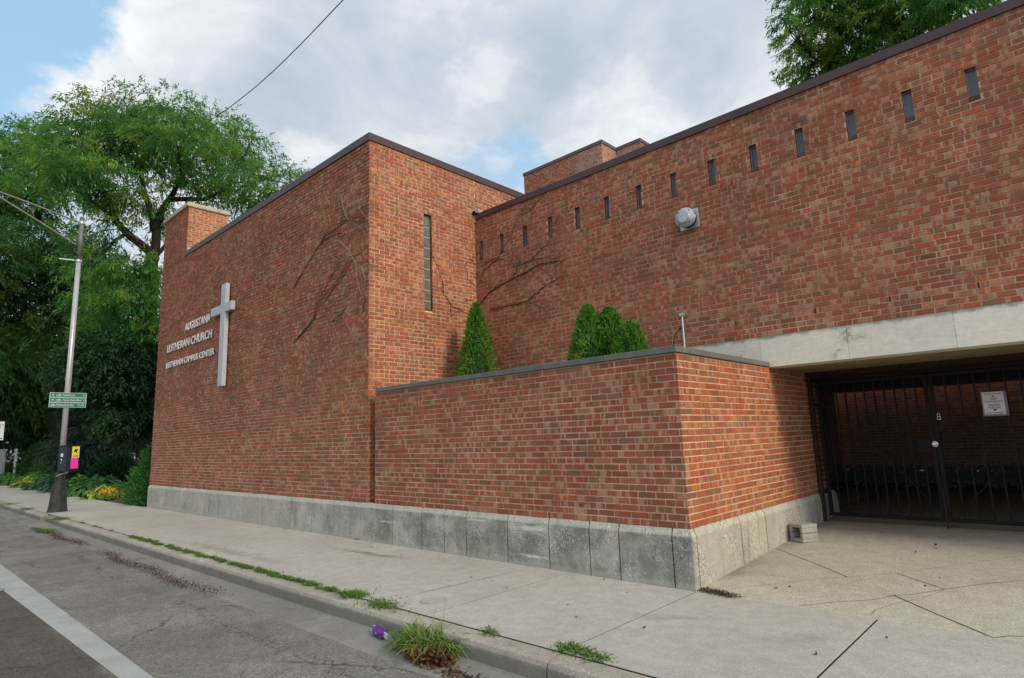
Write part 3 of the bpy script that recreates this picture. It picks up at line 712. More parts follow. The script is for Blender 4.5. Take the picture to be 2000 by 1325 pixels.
m = MB(); plinth(m, XL, XB + .145, 'x', 0, -1, [s for s in SE if XL < s < XB], m0=-1)
plinth(m, 0, DEEP, 'y', XL, -1, [2.1, 4.3, 6.2], m0=-1)
m.build('plinth', MAT['plinth'], church)
MB().box(XL + .0, XB + .14, .004, .019, -.8, -.004).build('plinth_backing', MAT['darkgap'], church)
# slit windows
proto = None
for i, x in enumerate(wx):
    z0, z1 = 64 * BH, 70 * BH - JT; y = D + .07
    if proto is None:
        m = MB()
        for a, b, c, d in ((x + .001, x + .012, z0 + .06, z1 - .001), (x + .088, x + .099, z0 + .06, z1 - .001), (x + .012, x + .088, z0 + .06, z0 + .072), (x + .012, x + .088, z1 - .013, z1 - .001)): m.box(a, b, y - .012, y + .012, c, d)
        f = m.build('slit_window', MAT['winframe'], church)
        p_ = MB().box(x + .004, x + .096, y - .002, y + .002, z0 + .062, z1 - .005).build('pane', MAT['glass'], f)
        s_ = MB().box(x + .002, x + .098, D + .004, y + .01, z0 + .004, z0 + .058).build('sill', MAT['sill'], f)
        m = MB(); y0, y1 = D + .004, D + .11
        for (a, b), (c, d) in (((x, z0), (x + .1, z0)), ((x + .1, z0), (x + .1, z1)), ((x + .1, z1), (x, z1)), ((x, z1), (x, z0))): m.quad((a, y0, b), (c, y0, d), (c, y1, d), (a, y1, b))
        r_ = mesh_obj('reveal', m.v, m.f, MAT['brick'], f, rand=np.linspace(.1, .9, 4), tint=np.tile(PAL[2] * np.array([1.2, 1.05, .9]), (4, 1)))
        proto = (f, p_, s_, x, r_)
    else:
        f = proto[0].copy(); COL.objects.link(f); f.parent = church; f.location.x += x - proto[3]
        for q in (proto[1], proto[2], proto[4]):
            c = q.copy(); COL.objects.link(c); c.parent = f
for px, py in ((1437, 631), (1593, 607), (1738, 584), (1911, 556)):
    q = ony(px, py, D); zc = ZLT + round((q[2] - ZLT) / BH - .5) * BH
    MB().box(q[0] - .006, q[0] + .006, D - .006, D + .01, zc - .006, zc + BH - JT + .002).build('weep_hole', MAT['darkgap'], church)
# glass block light in the side wall
m = MB(); n = 9; h = (gb[3] - gb[2] - .02) / n
for i in range(n): m.box(XB - .075, XB - .055, gb[0] + .008, gb[1] - .008, gb[2] + .015 + i * h, gb[2] + .015 + (i + 1) * h - .028)
gbo = m.build('glass_block_window', MAT['gblock'], church, bevel=.012)
MB().box(XB - .12, XB - .066, gb[0] - .01, gb[1] + .01, gb[2] - .01, gb[3] + .01).build('block_joint', MAT['blockjoint'], gbo)
MB().box(XB - .05, XB - .004, gb[0] + .002, gb[1] - .002, gb[2] + .001, gb[2] + .03).build('sill', MAT['sill'], gbo)
# limestone lintel and soffit of the passage
m = MB(); ls = [-1.245, -.076, .945, 1.985, 3.02, 4.06, 5.1, 6.15, 7.2, 8.2, 9.4]; tn = [.92, 1.0, .97, 1.05, .98, 1.02, .95, 1., 1., 1.]
for a, b, t in zip(ls, ls[1:], tn): m.box(a + .0015, b - .0015, D - .012, D + .30, ZH + .002, ZLT - .004, r=t)
m.build('lintel', MAT['stone'], church, rand=True)
MB().box(-1.245, 9.4, D + .302, 4.45, ZH + .006, ZH + .08).build('soffit', MAT['soffit'], church)
MB().box(-3.2, 9.4, 4.452, 9.78, ZH - .02, ZH + .018).build('passage_ceiling', MAT['ceiling'], church)  # last stretch added up to the courtyard wall to keep skylight out
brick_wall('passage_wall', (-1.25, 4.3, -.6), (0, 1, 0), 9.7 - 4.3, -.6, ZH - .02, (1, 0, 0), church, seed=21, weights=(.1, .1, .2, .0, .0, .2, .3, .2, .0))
brick_wall('far_passage_wall', (5.3, D + .4, -.6), (0, 1, 0), 9.7 - D - .4, -.6, ZH - .02, (-1, 0, 0), church, seed=22)
brick_wall('far_passage_end', (5.3, D + .01, -.6), (1, 0, 0), 4.1, -.6, ZH - .0, (0, -1, 0), church, seed=23)

# stair tower rising behind the roofs
tA = ony(1023, 343, 9.2); tB = ony(1175, 281, 9.2); zt = (tA[2] + tB[2]) / 2
tC = onx(1203, 294, tB[0]); tD = ony(1250, 281, tC[1])
tower = thing('brick_tower', 'plain brick tower block with stepped corner rising behind the wing roof', 'building', (tA[0], 9.2, 4))
TW = (.2, .2, .15, .2, .12, .05, .03, .03, .02)
brick_wall('tower_front', (tA[0], 9.2, zt - 3.0), (1, 0, 0), tB[0] - tA[0], zt - 3.0, zt, (0, -1, 0), tower, seed=31, weights=TW, salt=((tB[0] - tA[0]) * .62, (tB[0] - tA[0]) * .72))
brick_wall('tower_return', (tB[0], 9.2125, zt - 3.0), (0, 1, 0), tC[1] - 9.2, zt - 3.0, zt, (1, 0, 0), tower, seed=32, weights=TW, salt=(-1, 0))
brick_wall('tower_step', (tB[0] + .0125, tC[1], zt - 3.0), (1, 0, 0), tD[0] - tB[0], zt - 3.0, zt, (0, -1, 0), tower, seed=33, weights=TW, salt=(-1, 0))
brick_wall('tower_side', (tD[0], tC[1] + .0125, zt - 3.0), (0, 1, 0), 3., zt - 3.0, zt, (1, 0, 0), tower, seed=34, weights=TW)
brick_wall('tower_end', (tA[0], 9.2125, zt - 3.0), (0, 1, 0), tC[1] - 9.2 + 3, zt - 3.0, zt, (-1, 0, 0), tower, seed=35, weights=TW)
m = MB(); m.box(tA[0] + .02, tB[0] - .02, 9.22, tC[1] + 3, -.6, zt - .05); m.box(tB[0] - .03, tD[0] - .02, tC[1] + .02, tC[1] + 3, -.6, zt - .05)
m.build('tower_core', MAT['mortar'], tower)
m = MB(); m.box(tA[0] - .025, tB[0] + .025, 9.175, 9.5, zt, zt + .10); m.box(tB[0] - .27, tB[0] + .026, 9.501, tC[1] - .026, zt, zt + .101); m.box(tB[0] - .27, tD[0] + .025, tC[1] - .025, tC[1] + .3, zt, zt + .10); m.box(tD[0] - .3, tD[0] + .026, tC[1] + .301, tC[1] + 3, zt, zt + .1); m.box(tA[0] - .026, tA[0] + .3, 9.501, tC[1] + 3, zt, zt + .1)
m.build('tower_cap', MAT['flash2'], tower)

# ------------------------------------------------------------------ planter in front of the wing
XP0 = -5.206
planter = thing('planter_wall', 'low brick planter wall with bluestone coping and stained concrete plinth at the corner', 'planter', (-2.6, 0, -.55))
PW = (.30, .25, .16, .10, .04, .05, .05, .03, .05)
brick_wall('street_face', (XP0, 0, 0), (1, 0, 0), -XP0, 0, 25 * BH - .002, (0, -1, 0), planter, seed=41, weights=PW, rough=.0022, gain=.94)
brick_wall('forecourt_face', (0, .0125, 0), (0, 1, 0), 4.25 - .0125, 0, 25 * BH - .002, (1, 0, 0), planter, seed=42, weights=(.18, .10, .05, .09, .03, .02, .01, .02, .24, .18, .10), rough=.002)  # orange mix: sun on the forecourt side painted into the bricks
brick_wall('slot_face', (XP0, 2.43, 0), (0, -1, 0), 2.42, 0, 25 * BH - .002, (-1, 0, 0), planter, seed=43)
brick_wall('end_face', (-.3, 4.25, 0), (1, 0, 0), .29, 0, 25 * BH - .002, (0, 1, 0), planter, seed=44)
m = MB(); m.box(XP0 + .012, -.012, .012, .26, -.6, 25 * BH - .01); m.box(-.26, -.012, .261, 4.235, -.6, 25 * BH - .01); m.box(XP0 + .012, XP0 + .2, .261, 2.43, -.6, 25 * BH - .01)
m.build('wall_core', MAT['mortar'], planter)
m = MB(); zc0, zc1 = 25 * BH + .003, 25 * BH + .066; cj = [XP0 + .035, -4.3, -3.35, -2.45, -1.55, -.85, .022]
for i, (a, b) in enumerate(zip(cj, cj[1:])): m.box(a + .002, b - .002, -.022, .28, zc0, zc1)
cj = [.281, 1.1, 1.9, D - .016]
for a, b in zip(cj, cj[1:]): m.box(-.28, .022, a + .002, b - .002, zc0 + .0, zc1 - .001)
m.box(XP0 + .0, XP0 + .22, .281, D - .016, zc0, zc1 - .001)
m.build('coping', MAT['coping'], planter, bevel=.006)
SP = [ony(a, 1080, -.028)[0] for a in (765.8, 824, 868, 911, 992, 1073, 1152, 1210, 1314)]
SS = [onx(a, 1060, .028)[1] for a in (1450, 1500, 1585)]
m = MB(); plinth(m, XB + .149, 0, 'x', 0, -1, [s for s in SP if XB + .2 < s < -.03], m1=1)
plinth(m, 0, 4.36, 'y', 0, 1, [.075] + [s for s in SS if .1 < s < 4.2], m0=-1)
m.build('plinth', MAT['plinth'], planter)
m = MB(); m.box(XB + .16, -.004, .004, .018, -.8, -.004); m.box(-.018, -.004, .02, 4.30, -.8, -.004); m.build('plinth_backing', MAT['darkgap'], planter)
m = MB()
pr = [(4.36, -.8), (4.60, -.8), (4.59, -.16), (4.54, -.07), (4.46, -.02), (4.362, -.004)]
for k, x in enumerate((-.28, .028)): m.v += [(x, y, z) for y, z in pr]
m.f += [tuple(range(6))[::-1], tuple(range(6, 12))] + [(i, (i + 1) % 6, 6 + (i + 1) % 6, 6 + i) for i in range(6)]; m.r += [.5] * 8
m.build('plinth_end', MAT['plinth'], planter)
sheet('planter_soil', [XP0 + .2, -.27], [.27, 2.43], lambda x, y: 1.25, MAT['soil'])

# ------------------------------------------------------------------ cross and lettering on the street wall
cross = thing('wall_cross', 'tall white cross standing proud of the brick street wall', 'cross', (-11.1, -.1, 2.3))
yf = -.120; xa, xb = ony(431, 600, yf)[0], ony(439.6, 600, yf)[0]; cl, cr_ = ony(411.5, 610, yf)[0], ony(451.6, 597, yf)[0]; ctop, cbot = ony(435, 555.5, yf)[2], ony(426, 755, yf)[2]; bt, bb_ = ony(411.5, 604.5, yf)[2], ony(412, 620, yf)[2]
MB().box(xa, xb, yf, -.03, cbot, ctop).build('upright', MAT['white'], cross, bevel=.006)
m = MB(); m.box(cl, xa - .001, yf + .001, -.031, bb_, bt); m.box(xb + .001, cr_, yf + .001, -.031, bb_, bt)
m.build('crossbar', MAT['white'], cross, bevel=.006)
m = MB(); m.box(xa + .05, xa + .12, -.031, .0, 2.6, 2.66); m.box(xa + .05, xa + .12, -.031, .0, 4.3, 4.36); m.build('bracket', MAT['iron'], cross)
sign = thing('church_lettering', 'three rows of raised pale metal letters reading AUGUSTANA LUTHERAN CHURCH beside the cross', 'lettering', (-13.5, -.03, 3.3))
RX = Matrix(((1, 0, 0), (0, 0, -1), (0, 1, 0)))
for body, x0, x1, zb, hh in (('AUGUSTANA', -13.74, -12.05, 3.925, .19), ('LUTHERAN CHURCH', -15.02, -11.94, 3.515, .20), ('LUTHERAN CAMPUS CENTER', -15.03, -11.74, 3.085, .15)):
    size = hh / .70; w = text_width(body, size)
    text(body, size, (x0, -.040, zb), RX, MAT['letter'], 'text_line', sign, extrude=.005, offset=.005 * hh / .2, sx=(x1 - x0) / w)

# ------------------------------------------------------------------ fittings on the wing wall
vt = thing('exhaust_vent', 'round galvanised exhaust vent hood on square plate on the wing wall', 'vent', (-.9, D, 3.94))
MB().box(-1.045, -.755, D - .022, D - .004, 3.79, 4.075).build('base_plate', MAT['galv'], vt, bevel=.003)
c = (-.905, D - .022, 3.935)
MB().lathe(c, (0, -1, 0), [(0, .125), (.03, .125), (.031, .10), (.09, .10)], 28).build('collar', MAT['darkgap'], vt, smooth=False)
MB().lathe(c, (0, -1, 0), [(.035, .118), (.05, .128), (.065, .118)], 28).build('louvre_ring', MAT['galv'], vt)
MB().lathe(c, (0, -1, 0), [(.09, .135), (.10, .145), (.125, .145), (.15, .10), (.158, .088), (.172, .082), (.175, .0)], 32).build('hood', MAT['galv'], vt)
m = MB()
for k in range(4):
    a = math.pi / 4 + k * math.pi / 2; m.lathe((c[0] + .118 * math.cos(a), D - .022 - .138, c[2] + .118 * math.sin(a)), (0, -1, 0), [(0, .008), (.01, .008)], 8)
m.build('screw', MAT['iron'], vt)
cp = thing('conduit_pipe', 'short grey conduit pipe with dangling cable rising behind the planter corner', 'pipe', (-1.12, D - .03, 2.0))
q0 = ony(1332, 617, D - .03); q1 = ony(1338, 690, D - .03)
MB().tube([(q0[0], D - .03, q0[2]), (q0[0], D - .03, 1.35)], .016, 10).build('pipe', MAT['galv'], cp)
MB().box(q0[0] - .03, q0[0] + .03, D - .06, D - .005, q0[2] - .005, q0[2] + .035).build('cap', MAT['galv'], cp)
MB().tube([ony(1330, 640, D - .02), ony(1319, 652, D - .02), ony(1316, 668, D - .02), ony(1315, 690, D - .02)], .006, 6).build('cable', MAT['wire'], cp)
fl = thing('flood_lamp', 'small white flood lamp box tucked in the roof corner above the wing', 'lamp', (XB + .06, D + .02, ZM + .1))
MB().obox((XB + .085, D + .03, ZM + .16), (1, .25, 0), (-.25, 1, 0), (0, 0, 1), .045, .07, .04).build('housing', MAT['galv'], fl, bevel=.006)
MB().obox((XB + .04, D - .04, ZM + .13), (1, .25, 0), (-.25, 1, 0), (0, 0, 1), .03, .03, .03).build('lens', MAT['iron'], fl)
MB().box(XB + .004, XB + .032, D - .03, D + .03, ZM - .06, ZM + .12).build('bracket', MAT['galv'], fl)

# bare creeper
def vine(name, label, stems, planef, mat=MAT['vine'], base=(0, 0, 0)):
    o = thing(name, label, 'vine', base); rv = random.Random(len(stems) + 7)
    for g, (mt, ss) in enumerate(stems):
        m = MB()
        for r0, pts in ss:
            P = []
            for (a, b) in zip(pts, pts[1:]):
                for k in range(5):
                    t = k / 5; P.append(planef(a[0] + (b[0] - a[0]) * t + rv.uniform(-1.3, 1.3), a[1] + (b[1] - a[1]) * t + rv.uniform(-1.3, 1.3)))
            P.append(planef(*pts[-1])); n = len(P)
            m.tube(P, [r0 * (1 - .65 * i / n) for i in range(n)], 5)
            for k in range(max(2, n // 3)):       # twiglets
                i = rv.randrange(n // 4, n); q = P[i]; d = np.array([rv.uniform(-1, 1), 0, rv.uniform(-.4, 1)]);
                if planef is pl_side: d = np.array([0, d[0], d[2]])
                L_ = rv.uniform(.05, .28); m.tube([q, q + d * L_ * .5 + np.array([0, 0, rv.uniform(-.03, .03)]), q + d * L_], [r0 * .35, r0 * .28, r0 * .15], 4)
        m.build('stem', MAT[mt], o)
    return o
def pl_main(a, b): return ony(a, b, D - .012)
def pl_side(a, b): return onx(a, b, XB + .012)
def pl_front(a, b): return ony(a, b, -.014)
vine('climbing_vine', 'bare brown creeper stems spreading over the wing wall above the single cypress', [('vine', [
    (.016, [(925, 610), (945, 583), (968, 562), (1000, 545), (1030, 530), (1050, 517), (1072, 512), (1102, 509)]), (.009, [(1000, 545), (1012, 520), (1040, 505), (1085, 505)]),
    (.010, [(955, 605), (990, 598), (1030, 588), (1062, 560), (1085, 545), (1110, 537)]), (.007, [(932, 560), (945, 530), (975, 500), (992, 470), (1010, 430), (1040, 405), (1085, 355)]),
    (.006, [(940, 520), (965, 505), (1000, 512), (1020, 535)]), (.006, [(1040, 505), (1075, 470), (1085, 430), (1105, 410)]), (.005, [(1085, 520), (1080, 490), (1090, 440), (1120, 400)]),
    (.005, [(1030, 590), (1060, 600), (1075, 625)]), (.005, [(960, 560), (935, 545), (932, 530)]), (.005, [(1050, 517), (1075, 540), (1090, 560)])])], pl_main, base=(-4.5, D, 2.))
vine('climbing_vine', 'thin bare creeper twigs on the brick side face below the glass block slot', [('vine', [
    (.007, [(905, 607), (885, 600), (872, 580), (862, 565), (850, 560)]), (.006, [(868, 570), (862, 545), (855, 520), (846, 500)]), (.006, [(928, 560), (915, 545), (908, 520), (918, 505), (930, 520)]), (.005, [(925, 585), (905, 590), (893, 606)]),
    (.006, [(880, 598), (880, 620), (900, 605)])])], pl_side, base=(XB, 1.8, 2.))
Z6 = lambda L_: [(500 + a / 4.415, 380 + b / 4.415) for a, b in L_]
vine('climbing_vine', 'dark and pale dead creeper stems fanned over the upper corner of the street wall', [('vine', [
    (.010, Z6([(330, 800), (420, 640), (480, 540), (600, 350), (680, 305), (780, 220), (930, 240)])), (.008, Z6([(320, 1280), (480, 1110), (530, 930), (600, 800), (680, 650), (725, 570)])),
    (.007, Z6([(360, 1230), (500, 1080), (560, 900), (700, 740), (790, 610)])), (.007, Z6([(590, 920), (700, 770), (780, 660), (840, 540), (965, 460)])), (.007, Z6([(920, 1030), (940, 850), (968, 640), (965, 450)])),
    (.007, Z6([(640, 1100), (740, 1020), (800, 940)])), (.008, Z6([(520, 470), (600, 380), (720, 330), (800, 340)])), (.006, Z6([(700, 260), (760, 215), (880, 190), (960, 230)]))]),
    ('vinepale', [(.007, Z6([(700, 385), (800, 480), (860, 590), (875, 770), (930, 900)])), (.006, Z6([(910, 620), (945, 740), (930, 950)])), (.006, Z6([(640, 520), (720, 580), (820, 560), (900, 640)])),
    (.006, Z6([(740, 0), (760, 150), (800, 230), (910, 290), (950, 340)])), (.005, Z6([(880, 20), (900, 140), (950, 200), (960, 320)])), (.005, Z6([(780, 1110), (830, 1200), (790, 1280)]))])], pl_front, base=(-6.5, 0, 2.))

# ------------------------------------------------------------------ iron gate
GY = 3.86
GZ0, GZ1 = -.30, 1.545
def leaf(x0, x1, label, brace, knob):
    o = thing('gate_leaf', label, 'gate', (x0, GY, GZ0), 'iron gate leaves')
    m = MB(); w = .045
    z0 = GZ0
    m.box(x0, x0 + w, GY - .02, GY + .02, z0, GZ1); m.box(x1 - w, x1, GY - .02, GY + .02, z0, GZ1)
    m.box(x0 + w + .001, x1 - w - .001, GY - .019, GY + .019, z0, z0 + .045); m.box(x0 + w + .001, x1 - w - .001, GY - .019, GY + .019, GZ1 - .045, GZ1)
    m.build('frame', MAT['iron'], o)
    n = 10; bm = None
    for i in range(1, n + 1):
        x = x0 + w / 2 + (x1 - x0 - w) * i / (n + 1)
        if bm is None:
            bx0 = x; bm = MB().box(x - .009, x + .009, GY - .009, GY + .009, z0 + .046, GZ1 - .046).build('bar', MAT['iron'], o)
        else:
            c = bm.copy(); COL.objects.link(c); c.parent = o; c.location.x += x - bx0
    (a, b) = brace
    MB().bar((a[0], GY + .022, a[1]), (b[0], GY + .022, b[1]), .022, .012).build('brace', MAT['iron'], o)
    m = MB(); P = .026; hx, hz = x1 - x0 - 2 * w, GZ1 - GZ0 - .1; zz0 = z0 + .46     # woven wire infill over the upper part
    hz = GZ1 - .05 - zz0
    for sg in (1, -1):
        k = -hz
        while k < hx:
            # line x = k + t (sg=1) climbing, clipped to the panel
            t0 = max(0, -k); t1 = min(hz, hx - k)
            if t1 > t0 + .01:
                xa_, xb_ = k + t0, k + t1
                if sg < 0: xa_, xb_ = hx - xa_, hx - xb_
                a_ = (x0 + w + xa_, zz0 + t0); b_ = (x0 + w + xb_, zz0 + t1); e = .0016
                m.quad((a_[0] - e, GY + .012, a_[1] + sg * e), (a_[0] + e, GY + .012, a_[1] - sg * e), (b_[0] + e, GY + .012, b_[1] - sg * e), (b_[0] - e, GY + .012, b_[1] + sg * e))
            k += P
    m.build('wire_mesh', MAT['iron'], o)
    if knob:
        k = ony(1826, 868, GY - .03); m = MB(); m.box(x1 - .19, x1 - w - .001, GY - .023, GY + .023, k[2] - .10, k[2] + .06)
        lp = m.build('lock_plate', MAT['iron'], o)
        MB().lathe((k[0], GY - .024, k[2]), (0, -1, 0), [(0, .036), (.006, .036), (.008, .018), (.03, .016), (.034, .030), (.05, .032), (.058, .022), (.06, 0)], 20).build('knob', MAT['chrome'], lp)
    return o
XG0 = ony(1620, 990, GY)[0]; XG1 = ony(1848, 1005, GY)[0]
la = ony(1718, 878, GY); lb = ony(1848, 1012, GY)
leaf(XG0, XG1, 'left black barred gate leaf with round silver knob next to the brick planter', ((la[0], la[2]), (lb[0], -.26)), True)
ra = ony(1868, 1012, GY); rb = ony(1990, 876, GY)
leaf(XG1 + .012, XG1 + .012 + (XG1 - XG0) * 1.25, 'right black barred gate leaf carrying the white paper notice', ((ra[0], -.26), (rb[0], rb[2])), False)
gp = thing('gate_post', 'black steel gate post with rusty foot against the planter plinth', 'post', (.07, GY - .02, -.4))
px0 = ony(1611, 1012, GY - .02)[0]
MB().box(px0 - .022, px0 + .022, GY - .05, GY + .01, -.39, ZH - .002).build('post', MAT['ironrust'], gp)
MB().box(px0 + .0225, XG0 - .002, GY - .03, GY - .01, 1.2, 1.26).build('hinge', MAT['iron'], gp)
MB().box(px0 + .0225, XG0 - .002, GY - .03, GY - .01, .0, .06).build('hinge', MAT['iron'], gp)
hd = thing('gate_header', 'black steel header bar across the top of the gate opening', 'beam', (1.5, GY, 1.56))
MB().box(px0 + .03, 5.25, GY - .03, GY + .03, 1.556, 1.60).build('bar', MAT['iron'], hd)
MB().box(px0 + .03, 5.25, GY + .0, GY + .03, 1.602, ZH + .004).build('infill_strip', MAT['ironrust'], hd)
dr = thing('drop_bolt', 'rusty drop bolt rod under the meeting stiles of the gate', 'bolt', (XG1, GY - .03, -.4))
MB().tube([(XG1 + .006, GY - .035, -.395), (XG1 + .006, GY - .035, .1)], .010, 8).build('rod', MAT['ironrust'], dr)
hp = thing('padlock', 'small steel padlock and hasp on the gate stile above the knob', 'padlock', tuple(ony(1834, 815, GY - .03)))
q = ony(1834, 817, GY - .04); MB().box(q[0] - .022, q[0] + .022, GY - .055, GY - .030, q[2] - .022, q[2] + .022).build('body', MAT['galv'], hp, bevel=.004)
MB().tube([(q[0] - .014, GY - .042, q[2] + .02), (q[0] - .014, GY - .042, q[2] + .05), (q[0], GY - .042, q[2] + .064), (q[0] + .014, GY - .042, q[2] + .05), (q[0] + .014, GY - .042, q[2] + .02)], .004, 6).build('shackle', MAT['chrome'], hp)
MB().box(q[0] - .015, q[0] + .015, GY - .058, GY - .0555, q[2] - .012, q[2] + .012).build('keeper_plate', MAT['iron'], hp)
# notice
nb = ony(1941, 787, GY - .05); no = thing('gate_notice', 'white printed service notice in a clear sleeve hung on the gate', 'notice', tuple(nb))
MB().box(nb[0] - .118, nb[0] + .128, GY - .037, GY - .034, nb[2] - .158, nb[2] + .135).build('sleeve', MAT['frameclr'], no)
MB().box(nb[0] - .103, nb[0] + .100, GY - .0405, GY - .0375, nb[2] - .135, nb[2] + .130).build('sheet', MAT['paper'], no)
for i, (t, s, zz) in enumerate((('Summer Schedule', .022, .104), ('&', .034, .070), ('Holy', .034, .038), ('Communion', .034, .008), ('Sundays', .034, -.034), ('9:30 a.m.', .034, -.066), ('\u2665', .026, -.094), ('June 5 - September 4', .019, -.124))):
    text(t, s, (nb[0], GY - .0412, nb[2] + zz), RX, MAT['ink'], 'text_line', no, 'CENTER', .0003, .0004)
# courtyard behind the gate
cw = thing('courtyard_wall', 'dim brick courtyard wall seen through the gate bars', 'wall', (1.5, 10, -.4))
brick_wall('brick_face', (-3.2, 9.95, -.05), (1, 0, 0), 10., -.05, 3.2, (0, -1, 0), cw, seed=51, weights=(.2, .2, .2, .1, .05, .1, .05, .05, .02))
MB().box(-3.2, 6.8, 9.90, 10.2, -.5, -.06).build('footing', MAT['plinth'], cw)

# ------------------------------------------------------------------ foliage generators
def cards(C, dirs, nrm_, ln, wd, bend, rand, name, mat, parent, segs=2):
    """bent leaf blades: C bases, dirs growth, wd half width; bend = downward curl"""
    n = len(C); side = np.cross(dirs, nrm_); side /= np.linalg.norm(side, axis=1)[:, None] + 1e-9
    rows = []
    prof = {1: [1, .25], 2: [.55, 1, .18], 3: [.4, 1, .8, .1]}[segs]
    for k in range(segs + 1):
        t = k / segs; c = C + dirs * (ln * t)[:, None]; c[:, 2] -= bend * ln * t * t
        w = wd * prof[k]; rows += [c - side * w[:, None], c + side * w[:, None]]
    V = np.stack(rows, 1).reshape(-1, 3); per = 2 * (segs + 1)
    q = np.array([(2 * k, 2 * k + 1, 2 * k + 3, 2 * k + 2) for k in range(segs)])
    F = ((np.arange(n) * per)[:, None, None] + q[None]).reshape(-1, 4)
    return mesh_obj(name, V, F, mat, parent, rand=np.repeat(rand, segs))
def rdir(rs, n):
    d = rs.normal(size=(n, 3)); return d / np.linalg.norm(d, axis=1)[:, None]
def pad_points(rs, pads, n, shell=.5):
    w = np.array([p[3] * p[4] + p[3] * p[5] + p[4] * p[5] for p in pads]); w = w / w.sum()
    idx = rs.choice(len(pads), n, p=w); P = np.array(pads)[idx]
    d = rdir(rs, n); r = rs.rand(n) ** shell
    return P[:, :3] + d * r[:, None] * P[:, 3:6], d * r[:, None], idx
def crown(name, pads, n_twig, per, ln, wd, droop, mat, parent, seed, shell=.45, spread=.16, segs=2):
    rs = np.random.RandomState(seed); T, d, idx = pad_points(rs, pads, n_twig, shell)
    # twigs run outward and sag; blades hang along them
    out = d + rdir(rs, n_twig) * .5; out[:, 2] *= .45; out /= np.linalg.norm(out, axis=1)[:, None] + 1e-9
    t = np.tile(np.linspace(0, 1, per), n_twig); B = np.repeat(T, per, 0) + np.repeat(out, per, 0) * (t * spread * 3)[:, None]
    B[:, 2] -= droop * spread * 2.2 * t * t; n = len(B); B += rs.normal(0, spread * .22, (n, 3))
    g = np.repeat(out, per, 0) + rdir(rs, n) * .9; g[:, 2] -= droop * .8; g /= np.linalg.norm(g, axis=1)[:, None]
    nn_ = rdir(rs, n); nn_[:, 2] = np.abs(nn_[:, 2]) + .6
    tw = rs.rand(n_twig); rand = np.clip(np.repeat(tw, per) * .6 + rs.rand(n) * .4, 0, 1)
    return cards(B, g, nn_, ln * rs.uniform(.6, 1.3, n), wd * rs.uniform(.7, 1.3, n), droop * .5, rand, name, mat, parent, segs), T
def limb(m, a, b, r0, r1, rv, sag=.1, n=6):
    a = np.array(a, float); b = np.array(b, float); L_ = np.linalg.norm(b - a); P = []
    k = np.array([rv.uniform(-1, 1), rv.uniform(-1, 1), rv.uniform(-.3, .6)]) * L_ * sag
    for i in range(n + 1):
        t = i / n; P.append(a + (b - a) * t + k * math.sin(math.pi * t) + np.array([rv.uniform(-1, 1), rv.uniform(-1, 1), rv.uniform(-1, 1)]) * L_ * .015 * (0 < i < n))
    m.tube(P, [r0 + (r1 - r0) * i / n for i in range(n + 1)], 7, cap=False); return P
def tree(name, label, base, pads, limbs, trunk_r, n_twig, per, ln, wd, droop, mat, seed, group=None, shell=.45, spread=.16, twigs=260, segs=2):
    o = thing(name, label, 'tree', base, group); rv = random.Random(seed); m = MB(); nodes = []
    for pts, r0, r1 in limbs:
        for i, (a, b) in enumerate(zip(pts, pts[1:])):
            n = len(pts) - 1; nodes += [(q, r0 + (r1 - r0) * (i + .5) / n) for q in limb(m, a, b, r0 + (r1 - r0) * i / n, r0 + (r1 - r0) * (i + 1) / n, rv, .05, 5)]
    NP = np.array([q for q, r in nodes]); NR = np.array([r for q, r in nodes])
    for p in pads:      # a bough to every pad, then boughlets within it
        c = np.array(p[:3]); j = np.argmin(np.linalg.norm((NP - c) * np.array([1, 1, .7]), axis=1)); a = NP[j]
        P = limb(m, a, c + np.array([0, 0, -p[5] * .3]), min(NR[j] * .6, .10), .022, rv, .12, 6)
        for k in range(max(3, int(twigs / len(pads)))):
            s = P[rv.randrange(2, len(P))]; e = c + np.array([rv.gauss(0, .5) * p[3], rv.gauss(0, .5) * p[4], rv.gauss(0, .45) * p[5]])
            limb(m, s, e, .022, .006, rv, .15, 4)
    m.build('trunk', MAT['bark'], o)
    crown('crown', pads, n_twig, per, ln, wd, droop, mat, o, seed, shell, spread, segs); return o
def padpx(L_, dist, rng_seed, dj=2.2, dr=2.0):
    rv = random.Random(rng_seed); out_ = []
    for px, py, rx, ry in L_:
        d = dist + rv.uniform(-dj, dj); c = far(px, py, d); s = d * 1.15 / FPX
        out_.append((c[0], c[1], c[2], rx * s, max(rx * s * .8, .8), ry * s))
    return out_

# ------------------------------------------------------------------ trees
DH = 27.
hero = [(230, 226, 70, 20), (310, 218, 75, 20), (165, 244, 58, 15), (395, 244, 70, 20), (470, 292, 62, 18), (540, 340, 58, 15), (345, 272, 80, 16), (240, 272, 80, 18), (165, 296, 70, 18), (425, 322, 70, 16),
        (300, 318, 75, 14), (205, 352, 70, 16), (390, 368, 62, 15), (475, 362, 66, 15), (250, 398, 62, 14), (335, 430, 42, 10), (110, 330, 55, 20), (520, 392, 60, 14), (205, 445, 40, 14), (280, 246, 60, 16), (440, 275, 50, 14), (120, 275, 40, 14), (240, 545, 55, 15), (290, 575, 30, 18), (245, 630, 55, 18), (205, 590, 50, 14), (290, 660, 28, 20), (225, 655, 50, 15), (297, 525, 22, 12), (180, 520, 46, 13)]
def bedpt(px, y): q = ony(px, 905, y); return q
def basept(px, d): q = far(px, 900, d); return (q[0], q[1], -.6)
bx_ = basept(292, DH)
F_ = lambda px, py, d=DH: tuple(far(px, py, d))
